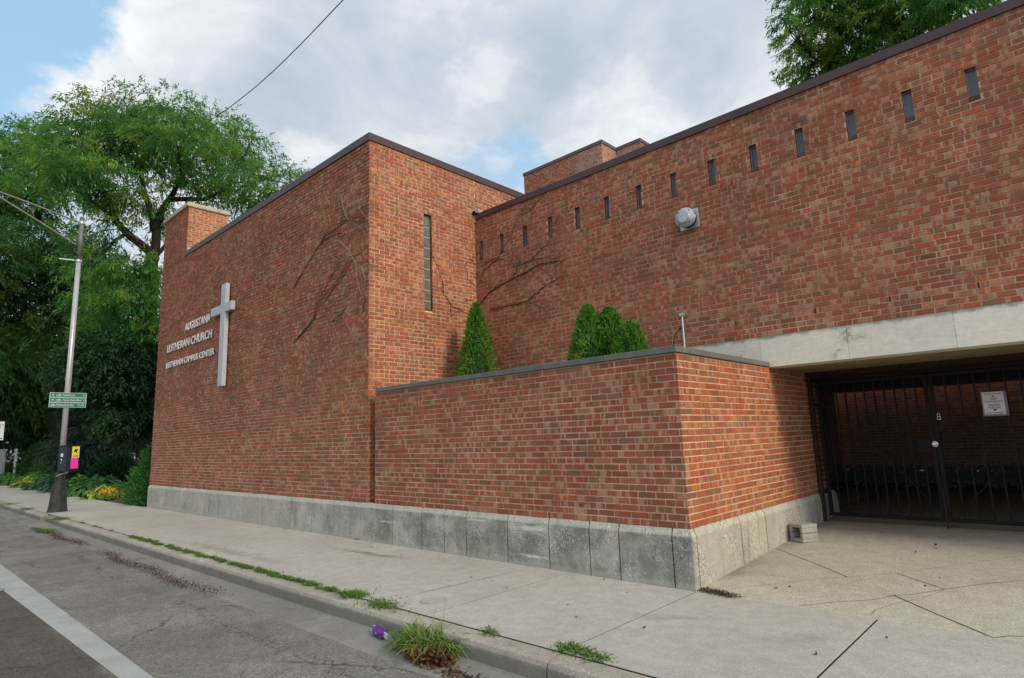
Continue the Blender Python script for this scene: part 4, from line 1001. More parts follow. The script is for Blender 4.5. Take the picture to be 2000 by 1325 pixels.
tree('honey_locust', 'tall spreading honey locust with feathery bright green layers behind the church end wall', bx_, padpx(hero, DH, 5) + padpx([(292, 550, 34, 16), (275, 600, 40, 18), (296, 640, 24, 16), (262, 520, 36, 12)], 25.6, 15, .3),
     [([bx_, F_(294, 700), F_(296, 560), F_(300, 500)], .30, .23), ([F_(300, 500), F_(265, 470), F_(225, 430), F_(215, 390), F_(180, 340)], .19, .05), ([F_(300, 500), F_(305, 440), F_(330, 390), F_(360, 340), F_(390, 290)], .19, .04),
      ([F_(300, 450), F_(290, 400), F_(275, 340), F_(275, 260)], .15, .04), ([F_(330, 390), F_(400, 390), F_(450, 360), F_(510, 350)], .11, .03), ([F_(225, 430), F_(160, 380), F_(110, 330)], .09, .03), ([F_(305, 500), F_(325, 475), F_(345, 440)], .09, .03)],
     .27, 3500, 24, .155, .020, .5, MAT['locust'], 101, 'trees beyond the church', spread=.24, twigs=340)
DL = 42.
left = [(25, 285, 55, 22), (75, 265, 42, 16), (60, 325, 70, 22), (15, 380, 60, 18), (110, 378, 50, 16), (-60, 330, 70, 50), (40, 425, 50, 14), (-50, 430, 60, 40), (120, 300, 40, 14)]
b2 = basept(175, DL)
tree('honey_locust', 'second honey locust at the left edge with a dark leaning trunk behind the lamp post', b2, padpx(left, DL, 6),
     [([b2, F_(185, 640, DL), F_(150, 510, DL), F_(75, 430, DL), F_(65, 390, DL), F_(50, 320, DL)], .36, .07), ([F_(75, 430, DL), F_(20, 425, DL), F_(-40, 400, DL)], .12, .05), ([F_(65, 390, DL), F_(95, 300, DL)], .08, .04)],
     .32, 1300, 24, .23, .03, .42, MAT['locust'], 102, 'trees beyond the church', spread=.28, twigs=200)
low = [(60, 478, 85, 24), (140, 505, 70, 22), (205, 510, 40, 18), (190, 575, 70, 26), (110, 565, 80, 28), (30, 545, 70, 28), (-40, 520, 70, 50), (60, 625, 85, 30), (160, 645, 80, 28), (-30, 640, 70, 60)]
DM = 40.
b3 = basept(108, 50.)
tree('shade_tree', 'mid height shade tree with low dense canopy and dark trunk behind the direction signs', b3, [p for p in padpx(low, DM, 7, 4.)],
     [([b3, F_(103, 800, 49), F_(112, 720, 46), F_(125, 650, DM)], .28, .2), ([F_(125, 650, DM), F_(180, 590, DM), F_(250, 560, DM)], .15, .05), ([F_(125, 650, DM), F_(100, 570, DM), F_(60, 490, DM)], .15, .05), ([F_(112, 720, 46), F_(40, 640, DM), F_(-20, 600, DM)], .12, .04)],
     .28, 2400, 26, .17, .034, .4, MAT['broad'], 103, 'trees beyond the church', spread=.28, twigs=300)
low2 = [(40, 700, 90, 40), (130, 720, 70, 40), (10, 770, 70, 40), (80, 790, 70, 38), (-60, 720, 80, 80), (150, 800, 50, 35), (60, 848, 60, 24), (0, 660, 60, 40), (20, 840, 50, 20)]
b4 = basept(50, 60.)
tree('shade_tree', 'yellowish understory tree filling the shade below the left canopy', b4, padpx(low2, 55., 8, 4.), [([b4, F_(45, 820, 58.), F_(40, 740, 56.)], .2, .1), ([F_(45, 820, 58.), F_(100, 760, 55.)], .1, .04)],
     .2, 5200, 9, .30, .06, .6, MAT['broad'], 104, 'trees beyond the church', spread=.3, twigs=120)
low3 = [(240, 740, 60, 34), (287, 790, 30, 32), (205, 720, 60, 30), (270, 705, 50, 28), (255, 815, 40, 16), (285, 825, 30, 16), (284, 735, 34, 24), (225, 680, 50, 22)]
b5 = basept(281, 29.)
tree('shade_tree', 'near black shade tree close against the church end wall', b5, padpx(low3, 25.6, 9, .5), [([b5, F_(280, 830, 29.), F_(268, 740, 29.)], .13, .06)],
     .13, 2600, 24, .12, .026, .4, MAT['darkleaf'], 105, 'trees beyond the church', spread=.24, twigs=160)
# spruce
tb = far(190, 900, 34.); zb_ = -.6; ztop = far(196, 640, 34.)[2]
sp = thing('spruce_tree', 'dark blue green spruce with tiered drooping boughs beside the lamp post', 'tree', (tb[0], tb[1], zb_), 'trees beyond the church')
rs = np.random.RandomState(77); H_ = ztop - zb_
m = MB(); m.tube([(tb[0], tb[1], zb_), (tb[0], tb[1], ztop - .2)], [.16, .02], 7)
Bs, Ds = [], []
for k in range(420):
    t = rs.rand() ** .85; z = zb_ + 1.2 + t * (H_ - 1.25); rad = 2.3 * (1 - t) ** .8 + .05; a = rs.rand() * 6.283; d = np.array([math.cos(a), math.sin(a), -.18]); s = np.array([tb[0], tb[1], z]); e_ = s + d * rad
    m.tube([s, e_], [.025, .006], 4, cap=False)
    for q in range(34):
        f = .12 + .88 * rs.rand() ** .6; Bs.append(s + d * rad * f + rs.normal(0, .07, 3)); Ds.append(d + rs.normal(0, .55, 3) + np.array([0, 0, -.15]))
m.build('trunk', MAT['bark'], sp)
Bs = np.array(Bs); Ds = np.array(Ds); Ds /= np.linalg.norm(Ds, axis=1)[:, None]; n = len(Bs); nz = rdir(rs, n); nz[:, 2] += 1
cards(Bs, Ds, nz, rs.uniform(.14, .3, n), np.full(n, .028), .3, rs.rand(n), 'crown', MAT['spruce'], sp)
# tree behind the wing roof
DR = 17.
right = [(1585, 25, 58, 34), (1640, 62, 60, 36), (1720, 38, 70, 36), (1800, 14, 70, 32), (1572, 138, 34, 12), (1600, 105, 52, 26), (1680, 105, 60, 26), (1880, -10, 60, 30), (1660, -40, 80, 40), (1780, -50, 90, 40), (1560, 70, 26, 22), (1620, 150, 50, 16), (1760, 80, 50, 20), (1590, -30, 50, 36), (1900, -80, 90, 50), (1730, 120, 60, 20)]
tb = far(1790, 400, DR); b6 = (tb[0], tb[1] + .8, -.6)
tree('honey_locust', 'feathery honey locust hanging over the wing roof at the upper right', b6, padpx(right, DR, 10, 1.2),
     [([b6, F_(1795, 250, DR), F_(1800, 120, DR)], .24, .16), ([F_(1800, 120, DR), F_(1760, 40, DR), F_(1690, 30, DR), F_(1620, 60, DR)], .11, .03), ([F_(1800, 120, DR), F_(1850, 20, DR), F_(1900, -60, DR)], .12, .04), ([F_(1795, 190, DR), F_(1700, 130, DR), F_(1600, 120, DR)], .08, .02), ([F_(1760, 40, DR), F_(1740, -30, DR)], .08, .03)],
     .24, 1900, 26, .12, .0145, .5, MAT['locust'], 106, None, spread=.13, twigs=260)
# far wood closing the view down the street
rs = np.random.RandomState(5); pads = []
for k in range(46):
    px = -260 + k * 13; d = rs.uniform(75, 110); c = far(px, 880, d); h = rs.uniform(5, 12); pads.append((c[0], c[1], h * .5, 5., 5., h * .55))
o_, _ = crown('distant_wood', pads, 5200, 7, .8, .22, .5, MAT['darkleaf'], None, 55, spread=.6); tag(o_, kind='stuff')

# ------------------------------------------------------------------ planter evergreens
def cone_shrub(name, label, c, h, r, seed, mat, group, n=5200, sz=(.035, .075), fat=1.0, cat='shrub'):
    o = thing(name, label, cat, c, group); rs = np.random.RandomState(seed)
    t = rs.rand(n) ** 1.25 * 1.02; a = rs.rand(n) * 6.283; prof = np.clip((1 - t), 0, 1) ** (.72 * fat)
    lump = 1 + .10 * np.sin(a * 3 + t * 9 + seed) + .07 * np.sin(a * 7 - t * 15) + rs.normal(0, .10, n)
    rad = r * prof * lump * (.70 + .30 * rs.rand(n) ** .5) + .015
    B = np.stack([c[0] + rad * np.cos(a), c[1] + rad * np.sin(a), c[2] + t * h], 1)
    g = np.stack([np.cos(a) * .7, np.sin(a) * .7, np.full(n, .9)], 1) + rs.normal(0, .38, (n, 3)); g /= np.linalg.norm(g, axis=1)[:, None]
    nz = np.stack([np.cos(a), np.sin(a), np.full(n, .4)], 1) + rs.normal(0, .7, (n, 3))
    clump = .5 + .5 * np.sin(a * 5 + t * 21 + seed * 2) * np.sin(t * 33 + a * 2)
    ln_ = rs.uniform(*sz, n); ln_[rs.rand(n) < .05] *= 2.1
    cards(B, g, nz, ln_, rs.uniform(.007, .014, n) * sz[1] / .075, .1, np.clip(.55 * clump + .45 * rs.rand(n), 0, 1), 'foliage', mat, o)
    m = MB(); m.tube([(c[0], c[1], c[2] - .05), (c[0], c[1], c[2] + h * .7)], [.03, .008], 6); k = np.linspace(0, 1, 9)
    m.build('stem', MAT['bark'], o)
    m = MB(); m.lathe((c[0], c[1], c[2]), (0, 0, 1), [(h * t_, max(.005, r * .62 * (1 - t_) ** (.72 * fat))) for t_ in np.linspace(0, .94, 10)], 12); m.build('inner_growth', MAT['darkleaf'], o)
    return o
def shrub_at(px_tip, py_tip, y, z0): q = ony(px_tip, py_tip, y); return (q[0], y, z0), q[2] - z0
for i, (tip, y, r, lab, n, ft) in enumerate((((929, 599), 1.75, .46, 'single pointed cypress in the planter corner below the creeper', 6500, .95), ((1148, 603), 1.35, .40, 'tallest of three clustered cypresses in the planter', 5600, .8), ((1189, 607), 1.55, .36, 'middle cypress of the planter cluster', 5200, .72), ((1229, 634), 1.3, .34, 'shortest right hand cypress of the planter cluster', 4600, .7))):
    c, h = shrub_at(*tip, y, 1.25); cone_shrub('cypress_shrub', lab, c, h, r, 300 + i, MAT['yew'], 'evergreens in the planter', n, fat=ft)
# hedge in the courtyard
hg = thing('courtyard_hedge', 'low dark hedge along the courtyard wall behind the gate', 'hedge', (1.5, 9.2, -.4)); rs = np.random.RandomState(9); n = 9000
B = np.stack([rs.uniform(-2.4, 6.5, n), 9.2 + rs.uniform(-.4, .4, n), -.38 + rs.rand(n) ** .6 * (.40 + .04 * rs.normal(size=n))], 1); g = rdir(rs, n); g[:, 2] = np.abs(g[:, 2])
cards(B, g, rdir(rs, n), rs.uniform(.05, .1, n), np.full(n, .022), .2, rs.rand(n), 'foliage', MAT['darkleaf'], hg)

# ------------------------------------------------------------------ bed by the end wall
q = onz(262, 984, -.57); c = (-17.25, .78, -.58)
cone_shrub('boxwood_shrub', 'rounded dense green boxwood against the end of the church plinth', c, 1.66, .92, 400, MAT['box'], None, 9000, (.06, .12), .42)
def rosette(name, label, c, r, h, n, mat, seed, lw=.06, ll=.26, cat='plant', group='leafy plants along the bed'):
    o = thing(name, label, cat, c, group); rs = np.random.RandomState(seed); a = rs.rand(n) * 6.283; k = rs.rand(n) ** .6
    B = np.stack([c[0] + np.cos(a) * r * k, c[1] + np.sin(a) * r * k, c[2] + h * (1 - .75 * k * k) * rs.uniform(.6, 1., n)], 1)
    g = np.stack([np.cos(a), np.sin(a), rs.uniform(.0, .9, n)], 1) + rs.normal(0, .3, (n, 3)); g /= np.linalg.norm(g, axis=1)[:, None]
    nz = np.stack([-np.cos(a) * .3, -np.sin(a) * .3, np.ones(n)], 1) + rs.normal(0, .25, (n, 3))
    cards(B, g, nz, ll * rs.uniform(.6, 1.2, n), lw * rs.uniform(.7, 1.2, n), .75, rs.rand(n), 'leaves', mat, o, 3)
    m = MB()
    for i in range(0, n, 3): m.tube([(c[0] + rs.normal(0, .04), c[1] + rs.normal(0, .04), c[2]), B[i]], [.008, .005], 4, cap=False)
    m.build('stem', mat, o); return o
bedp = [(212, 'hostay', 'pale variegated hosta beside the boxwood', .35, 1.), (180, 'hosta', 'bright green hosta just right of the lamp base', .45, 1.05), (158, 'hosta', 'green hosta hidden partly by the lamp base', .55, 1.1), (124, 'hostab', 'blue green hosta behind the lamp neck', .4, 1.), (92, 'hostab', 'blue green hosta left of the lamp base', .4, 1.),
        (66, 'hostay', 'yellow green variegated hosta left of the lamp', .5, 1.05), (40, 'hosta', 'mid green hosta further along the bed edge', .5, 1.), (15, 'hosta', 'mid green hosta at the left edge of the view', .6, 1.), (198, 'hosta', 'green hosta behind the variegated one', 1.1, 1.2), (168, 'hostay', 'yellow green hosta behind the lamp box', 1.2, 1.2), (226, 'hosta', 'small green hosta tucked against the boxwood', .7, .9), (108, 'hosta', 'green hosta showing left of the lamp neck', 1.2, 1.1), (80, 'hosta', 'leafy hosta behind the blue green one', 1.3, 1.2)]
for i, (px, mt, lab, y, k) in enumerate(bedp):
    q = bedpt(px, y); s_ = k * (.75 + .25 * np.linalg.norm(q - CAM) / 24)
    rosette('hosta_plant', lab, (q[0], q[1], bedz(q[0], q[1]) - .02), .60 * s_, .50 * s_, 150, MAT[mt], 500 + i, .085 * s_, .30 * s_)
tall = [(78, 'tall feathery green perennial left of the lamp post', 1.7, 2.2), (104, 'tall green perennial behind the lamp post', 1.5, 2.3), (42, 'bushy dark green perennial by the white flowers', 1.3, 2.0), (8, 'dark green perennial at the left edge', 1.1, 1.8), (150, 'dark leafy shrub behind the signal box', 1.35, 2.2), (185, 'low dark shrub below the parked car', .95, 2.0), (226, 'dark green shrub left of the boxwood', 1.0, 1.9), (125, 'leafy shrub between the lamp post and spruce', 1.2, 2.4)]
for i, (px, lab, h, y) in enumerate(tall):
    q = bedpt(px, y); q[2] = bedz(q[0], q[1]) - .02
    cone_shrub('leafy_shrub', lab, tuple(q), h * 1.25, .95, 600 + i, MAT['broad'] if i in (0, 1, 2, 3, 7) else MAT['darkleaf'], 'shrubs in the bed', 3000, (.14, .26), .5)
q = ony(203, 970, .12); q[2] = -.56
mg = thing('marigold_patch', 'small clump of orange and yellow flowers at the sidewalk edge', 'flowers', (q[0], q[1] + .1, -.6)); rs = np.random.RandomState(3); n = 500
B = q + np.stack([rs.normal(0, .24, n), rs.normal(.15, .13, n), rs.uniform(-.02, .16, n)], 1); g = rdir(rs, n); g[:, 2] = abs(g[:, 2])
cards(B, g, rdir(rs, n), rs.uniform(.06, .12, n), np.full(n, .022), .4, rs.rand(n), 'leaves', MAT['hostay'], mg)
n = 70; B = q + np.stack([rs.normal(-.05, .17, n), rs.normal(.12, .1, n), rs.uniform(.14, .26, n)], 1); g = rdir(rs, n); g[:, 2] = abs(g[:, 2]) + .3
cards(B, g, rdir(rs, n), rs.uniform(.04, .07, n), np.full(n, .03), .2, rs.rand(n), 'petals', MAT['orange'], mg)
q = ony(18, 890, 1.0); wf = thing('white_flowers', 'white flower heads among the shrubs by the white post', 'flowers', tuple(q)); n = 60; rs = np.random.RandomState(13)
B = q + np.stack([rs.normal(0, .55, n), rs.normal(0, .4, n), rs.normal(0, .34, n)], 1)
cards(B, rdir(rs, n), rdir(rs, n), rs.uniform(.10, .17, n), np.full(n, .06), .1, rs.rand(n), 'petals', MAT['petal'], wf)
m = MB()
for i in range(0, n, 4): m.tube([(B[i][0], B[i][1], -.6), B[i]], .006, 4)
m.build('stem', MAT['weed'], wf)
q = ony(4, 900, .9); dw = math.hypot(q[0] - CAM[0], q[1] - CAM[1]); wp = thing('white_post', 'stout white post at the far left beyond the bed', 'post', (q[0], q[1], -.6)); MB().box(q[0] - .14, q[0] + .14, q[1] - .14, q[1] + .14, -.6, far(4, 880, dw)[2]).build('shaft', MAT['signwhite'], wp, bevel=.01)
MB().box(q[0] - .17, q[0] + .17, q[1] - .17, q[1] + .17, far(4, 880, dw)[2] + .001, far(4, 880, dw)[2] + .08).build('cap', MAT['signwhite'], wp)
q = ony(31, 892, 1.2); dw = math.hypot(q[0] - CAM[0], q[1] - CAM[1]); wp = thing('thin_post', 'thin pale metal post right of the stout white post', 'post', (q[0], q[1], -.6)); MB().tube([(q[0], q[1], -.6), (q[0], q[1], far(31, 878, dw)[2])], .06, 8).build('shaft', MAT['signwhite'], wp)
MB().lathe((q[0], q[1], far(31, 878, dw)[2]), (0, 0, 1), [(0, .075), (.03, .06), (.05, .0)], 8).build('cap', MAT['signwhite'], wp)

# ------------------------------------------------------------------ parked car behind the bed
def make_car(c, ang):
    o = thing('parked_car', 'dark parked car half hidden behind the shrubs near the end wall', 'car', c); ca, sa = math.cos(ang), math.sin(ang)
    def W_(x, y, z): return (c[0] + ca * x - sa * y, c[1] + sa * x + ca * y, c[2] + z)
    prof = [(-2.2, .35), (-2.25, .75), (-2.1, .95), (-1.55, 1.0), (-1.0, 1.42), (.25, 1.45), (1.05, 1.0), (1.95, .88), (2.2, .7), (2.22, .35)]
    m = MB(); half = [.82, .86, .84, .86, .62, .62, .86, .82, .80, .82]
    for s in (-1, 1): m.v += [W_(x, s * h, z) for (x, z), h in zip(prof, half)]
    k = len(prof); m.f += [(i, (i + 1) % k, k + (i + 1) % k, k + i) for i in range(k)] + [tuple(range(k))[::-1], tuple(range(k, 2 * k))]; m.r += [.5] * (k + 2)
    b = m.build('body', MAT['car'], o, bevel=.04)
    def win(p, nm):
        mm = MB(); mm.quad(*[W_(*q) for q in p]); return mm.build(nm, MAT['carglass'], o)
    win([(.30, -.56, 1.432), (1.02, -.78, 1.03), (1.02, .78, 1.03), (.30, .56, 1.432)], 'windscreen'); win([(-1.05, -.56, 1.40), (-1.5, -.78, 1.045), (-1.5, .78, 1.045), (-1.05, .56, 1.40)], 'rear_window')
    for s in (-1, 1): win([(-.95, s * .645, 1.37), (.2, s * .645, 1.39), (.85, s * .845, 1.04), (-1.3, s * .855, 1.04)], 'side_window')
    for x in (-1.35, 1.35):
        for s in (-1, 1):
            ax_ = np.array(W_(0, s, 0)) - np.array(W_(0, 0, 0)); w = MB().lathe(W_(x, s * .68, .32), ax_, [(0, .2), (0.001, .32), (.2, .32), (.201, .2)], 18).build('wheel', MAT['rubber'], o)
            MB().lathe(W_(x, s * .70, .32), ax_, [(.17, .19), (.19, .17), (.191, .03)], 14).build('rim', MAT['galv'], w)
    for s in (-1, 1): MB().obox(W_(2.17, s * .6, .74), (ca, sa, 0), (-sa, ca, 0), (0, 0, 1), .04, .16, .06).build('headlight', MAT['chrome'], o, bevel=.02)
q = far(236, 900, 46.); make_car((q[0], q[1], -.55), R(-25))

# ------------------------------------------------------------------ street lamp, signal box, signs
PX, PY = -17.2, -1.78
lamp = thing('street_lamp', 'tall grey street lamp with black cast iron base and double bracket arm at the kerb', 'street lamp', (PX, PY, -.6))
m = MB(); m.lathe((PX, PY, -.62), (0, 0, 1), [(0, .235), (.05, .235), (.08, .215), (.66, .160), (.72, .150), (.74, .112), (1.05, .104), (1.06, .092)], 8); m.build('base', MAT['cast'], lamp)
MB().tube([(PX, PY, .44), (PX, PY, 3.), (PX, PY, 6.3)], [.072, .068, .060], 14).build('pole', MAT['pole'], lamp, smooth=True)
MB().tube([(PX, PY, 6.302), (PX, PY, 7.50)], [.058, .054], 14).build('pole_top', MAT['poled'], lamp, smooth=True)
MB().lathe((PX, PY, 7.5), (0, 0, 1), [(0, .062), (.03, .062), (.05, .035), (.06, .0)], 12).build('finial', MAT['poled'], lamp)
m = MB(); m.lathe((PX, PY, 6.24), (0, 0, 1), [(0, .08), (.06, .08)], 12); m.lathe((PX, PY, 7.36), (0, 0, 1), [(0, .068), (.08, .068)], 12); m.tube([(PX, PY - .1, 6.27), (PX, PY - .45, 6.25)], .015, 6); m.build('clamp', MAT['galv'], lamp)
MB().tube([(PX, PY - .08, 7.40), (PX, PY - 1.0, 7.62), (PX, PY - 1.9, 7.82), (PX, PY - 2.8, 7.93)], .024, 8).build('arm', MAT['poled'], lamp)
MB().tube([(PX, PY - .08, 6.72), (PX, PY - 1.0, 7.22), (PX, PY - 1.9, 7.70), (PX, PY - 2.5, 7.88)], .024, 8).build('arm', MAT['poled'], lamp)
m = MB(); m.lathe((PX, PY - 2.75, 7.92), (0, -1, .05), [(0, .05), (.1, .09), (.3, .15), (.6, .13), (.7, .0)], 12); m.build('lamp_head', MAT['poled'], lamp)
bxo = thing('signal_box', 'dark blue control box strapped to the lamp post, pasted with yellow and pink posters', 'control box', (PX + .2, PY, .4))
aa = R(30); ax_ = np.array([math.cos(aa), math.sin(aa), 0]); ay_ = np.array([-math.sin(aa), math.cos(aa), 0])   # ax_ looks out, ay_ runs along the face
cb = np.array([PX + .02, PY + .07, .775])
hx, hy, hz = .135, .185, .335
cb = cb + ax_ * .125
MB().obox(cb, ax_, ay_, (0, 0, 1), hx, hy, hz).build('housing', MAT['boxblue'], bxo, bevel=.012)
MB().obox(cb + ax_ * (hx + .012), ax_, ay_, (0, 0, 1), .010, hy - .03, hz - .03).build('door', MAT['boxblue'], bxo, bevel=.006)
MB().obox(cb + np.array([0, 0, hz + .012]), ax_, ay_, (0, 0, 1), hx + .03, hy + .02, .010).build('rain_lid', MAT['boxblue'], bxo)
fz = hx + .024
p_ = MB().obox(cb + ax_ * fz + ay_ * .045 + np.array([0, 0, .165]), ax_, ay_, (0, 0, 1), .0015, .105, .15).build('yellow_poster', MAT['yellow'], bxo)
m = MB()   # printed dark figure, a generic blot of strokes
for (u, v, a, b) in ((.0, .03, .038, .028), (.034, .055, .022, .02), (-.03, .01, .022, .02), (.022, -.005, .016, .03), (-.016, .05, .016, .016)): m.obox(cb + ax_ * (fz + .002) + ay_ * (.045 + u) + np.array([0, 0, .18 + v]), ax_, ay_, (0, 0, 1), .0008, a, b)
m.build('print', MAT['ink'], p_)
RB = Matrix(((ay_[0], 0, ax_[0]), (ay_[1], 0, ax_[1]), (0, 1, 0)))
text('LYTE', .068, tuple(cb + ax_ * (fz + .002) + ay_ * .045 + np.array([0, 0, .035])), RB, MAT['ink'], 'poster_text', p_, 'CENTER', .0005, .002)
MB().obox(cb + ax_ * fz + ay_ * .03 + np.array([0, 0, -.125]), ax_, ay_, (0, 0, 1), .0018, .105, .138).build('pink_poster', MAT['pink'], bxo)
m = MB()
for (u, v, a, b) in ((.0, .10, .04, .045), (-.01, -.02, .018, .022), (-.02, -.10, .016, .008)): m.obox(cb - ay_ * (hy + .001) + ax_ * (u - .02) + np.array([0, 0, v]), ax_, ay_, (0, 0, 1), a, .001, b)
m.build('sticker', MAT['signwhite'], bxo)
MB().obox((PX + .10, PY + .02, .37), (1, -.3, .25), (.3, 1, .5), (-.2, -.4, 1), .09, .14, .006).build('bent_plate', MAT['tan'], bxo)
signs = ((2.475, '\u2191', 'Lakefront', '3/4', 'top'), (2.342, '\u2190', 'Hyde Park Blvd', '1/2', 'middle'), (2.208, '\u2192', 'Marquette Rd', '1/2', 'bottom'))
RS = Matrix(((0, 0, 1), (1, 0, 0), (0, 1, 0)))
def arrow(mb, x, y, z, kind, s):
    d = {'\u2191': (0, 1), '\u2190': (-1, 0), '\u2192': (1, 0)}[kind]; n_ = (-d[1], d[0])
    pt = lambda a, b: (x, y + (d[0] * a + n_[0] * b) * s, z + (d[1] * a + n_[1] * b) * s)
    mb.quad(pt(-1, -.28), pt(.1, -.28), pt(.1, .28), pt(-1, .28)); mb.quad(pt(.1, -.8), pt(1, 0), pt(.1, .8))
def ring(mb, x, y, z, r, w=.004, n=14):
    for k in range(n):
        a, b = 2 * math.pi * k / n, 2 * math.pi * (k + 1) / n
        mb.quad(*[(x, y + rr_ * math.cos(t), z + rr_ * math.sin(t)) for rr_, t in ((r - w, a), (r + w, a), (r + w, b), (r - w, b))])
for z, arr, nm, mi, pos in signs:
    lab = {'top': 'upper green bicycle route sign reading Lakefront', 'middle': 'middle green bicycle route sign reading Hyde Park Blvd', 'bottom': 'lower green bicycle route sign reading Marquette Rd'}[pos]
    y0, y1 = -2.18, -1.355; xs = PX + .095; so = thing('direction_sign', lab, 'sign', (xs, (y0 + y1) / 2, z), 'bicycle direction signs')
    MB().box(xs - .004, xs, y0, y1, z - .064, z + .064).build('panel', MAT['signwhite'], so, bevel=.0015)
    MB().box(xs + .0005, xs + .002, y0 + .012, y1 - .012, z - .054, z + .054).build('face', MAT['green'], so)
    MB().box(PX + .06, xs - .0045, -1.80, -1.76, z - .04, z + .04).build('bracket', MAT['galv'], so)
    m = MB(); xf = xs + .003; rt_ = arr == '\u2192'
    arrow(m, xf, (y1 - .075) if rt_ else (y0 + .075), z, arr, .032)
    yb = y0 + (.085 if rt_ else .20)
    for s in (-.032, .032): ring(m, xf, yb + s, z - .012, .022)
    m.quad((xf, yb - .03, z - .012), (xf, yb - .01, z + .02), (xf, yb + .02, z + .02), (xf, yb + .005, z - .012)); m.quad((xf, yb + .015, z + .02), (xf, yb + .03, z + .03), (xf, yb + .036, z - .012), (xf, yb + .03, z - .012))
    m.build('symbol', MAT['signwhite'], so)
    text(nm, .068, (xf, y0 + (.16 if rt_ else .29), z - .022), RS, MAT['signwhite'], 'sign_text', so, 'LEFT', .0004, .0008)
    text(mi, .060, (xf, (y1 - .20) if rt_ else (y1 - .085), z - .022), RS, MAT['signwhite'], 'sign_text', so, 'LEFT', .0004, .0008)
pc = ony(-6, 842, -1.85); ps = thing('parking_sign', 'white parking restriction sign cut by the left edge of the view', 'sign', (pc[0], pc[1], -.6))
MB().box(pc[0] - .006, pc[0], pc[1] - .26, pc[1] + .22, pc[2] - .37, pc[2] + .37).build('panel', MAT['signwhite'], ps, bevel=.002)
text('8', .30, (pc[0] + .002, pc[1] - .04, pc[2] + .08), RS, MAT['ink'], 'sign_text', ps, 'LEFT', .0003)
MB().box(pc[0] + .0005, pc[0] + .0025, pc[1] + .14, pc[1] + .19, pc[2] + .22, pc[2] + .25).build('dash', MAT['ink'], ps); MB().box(pc[0] + .0005, pc[0] + .0025, pc[1] - .2, pc[1] + .18, pc[2] - .32, pc[2] - .285).build('rule', MAT['ink'], ps)
MB().tube([(pc[0] - .06, pc[1] - .26, -.6 + gz(pc[0])), (pc[0] - .06, pc[1] - .26, pc[2] + .4)], .04, 8).build('post', MAT['galv'], ps)
# overhead line
a = far(400, 243, 27.); b = far(670, 0, 17.); d = (b - a); P = [a + d * t + np.array([0, 0, -.35 * math.sin(math.pi * min(t, 1)) if t <= 1 else .5 * (t - 1) ** 2]) for t in np.linspace(-.25, 2.2, 40)]
tag(MB().tube(P, .016, 6).build('overhead_cable', MAT['wire']), 'black overhead cable running from the locust crown up out of the sky', 'cable')

# ------------------------------------------------------------------ small things on the ground
# concrete block
bl = thing('concrete_block', 'hollow grey concrete block standing by the planter plinth', 'block', (.12, 2.4, -.44))
q = onz(1556, 1064, -.44); cx, cy = .14, 2.45; z0 = dz(cx, cy) + .001
ang = R(-27); cx = .185; cy = 2.46; ca, sa = math.cos(ang), math.sin(ang); ux = np.array([ca, sa, 0]); uy = np.array([-sa, ca, 0]); m = MB(); cc = np.array([cx, cy, dz(cx, cy) + .001])
for (u, w, a, c_) in ((0, .020, .102, .020), (0, .185, .102, .020), (-.081, .0705, .021, .0295), (.081, .0705, .021, .0295), (-.081, .1345, .021, .0295), (.081, .1345, .021, .0295)):
    m.obox(cc + ux * u + uy * .02 + np.array([0, 0, w]), ux, uy, (0, 0, 1), a - (.0012 if abs(u) > 0 else 0), .12 - (.002 if abs(u) > 0 else 0), c_)
m.build('shell', MAT['block'], bl, bevel=.007)
MB().obox(cc + uy * .10 + np.array([0, 0, .1025]), ux, uy, (0, 0, 1), .058, .018, .0615).build('web', MAT['block'], bl)
# utility cover
q = onz(847, 1174, WALK + gz(-1.75)); uc = thing('utility_cover', 'small round pale metal utility cover set in the sidewalk', 'cover', (q[0], q[1], WALK + gz(q[0])))
MB().lathe((q[0], q[1], WALK + gz(q[0]) - .02), (0, 0, 1), [(0, .125), (.026, .125), (.0262, .0)], 28).build('rim', MAT['kerb'], uc)
MB().lathe((q[0], q[1], WALK + gz(q[0])), (0, 0, 1), [(0, .112), (.0085, .112), (.0088, .0)], 28).build('lid', MAT['block'], uc)
# grass
def blades(rs, centres, n, r, h, lean=.6):
    k = len(centres); idx = rs.randint(0, k, n); C = np.array(centres)[idx] + np.stack([rs.normal(0, r, n), rs.normal(0, r * .55, n), np.zeros(n)], 1)
    a = rs.rand(n) * 6.283; g = np.stack([np.cos(a) * lean, np.sin(a) * lean, np.ones(n)], 1) * rs.uniform(.5, 1, (n, 1)) + rs.normal(0, .15, (n, 3)); g /= np.linalg.norm(g, axis=1)[:, None]
    nz = np.stack([-np.sin(a), np.cos(a), np.zeros(n)], 1); nz = np.cross(g, nz)
    return C, g, nz, h * rs.uniform(.4, 1.15, n)
def tuft(c, n, r, h, seed, mat, label, name='grass_tuft', group='grass tufts in the kerb joint', wd=.004, lean=.7):
    rs = np.random.RandomState(seed); C, g, nz, ln = blades(rs, [c], n, r, h, lean)
    base = (c[0], c[1], c[2]); o = cards(C - np.array(base), g, nz, ln, np.full(n, wd), .55, rs.rand(n), name, mat, None)
    o.location = base; WLOC[o.name] = np.array(base); return tag(o, label, 'grass', group)
JY = -2.03
def zj(x): return WALK + gz(x) - .012
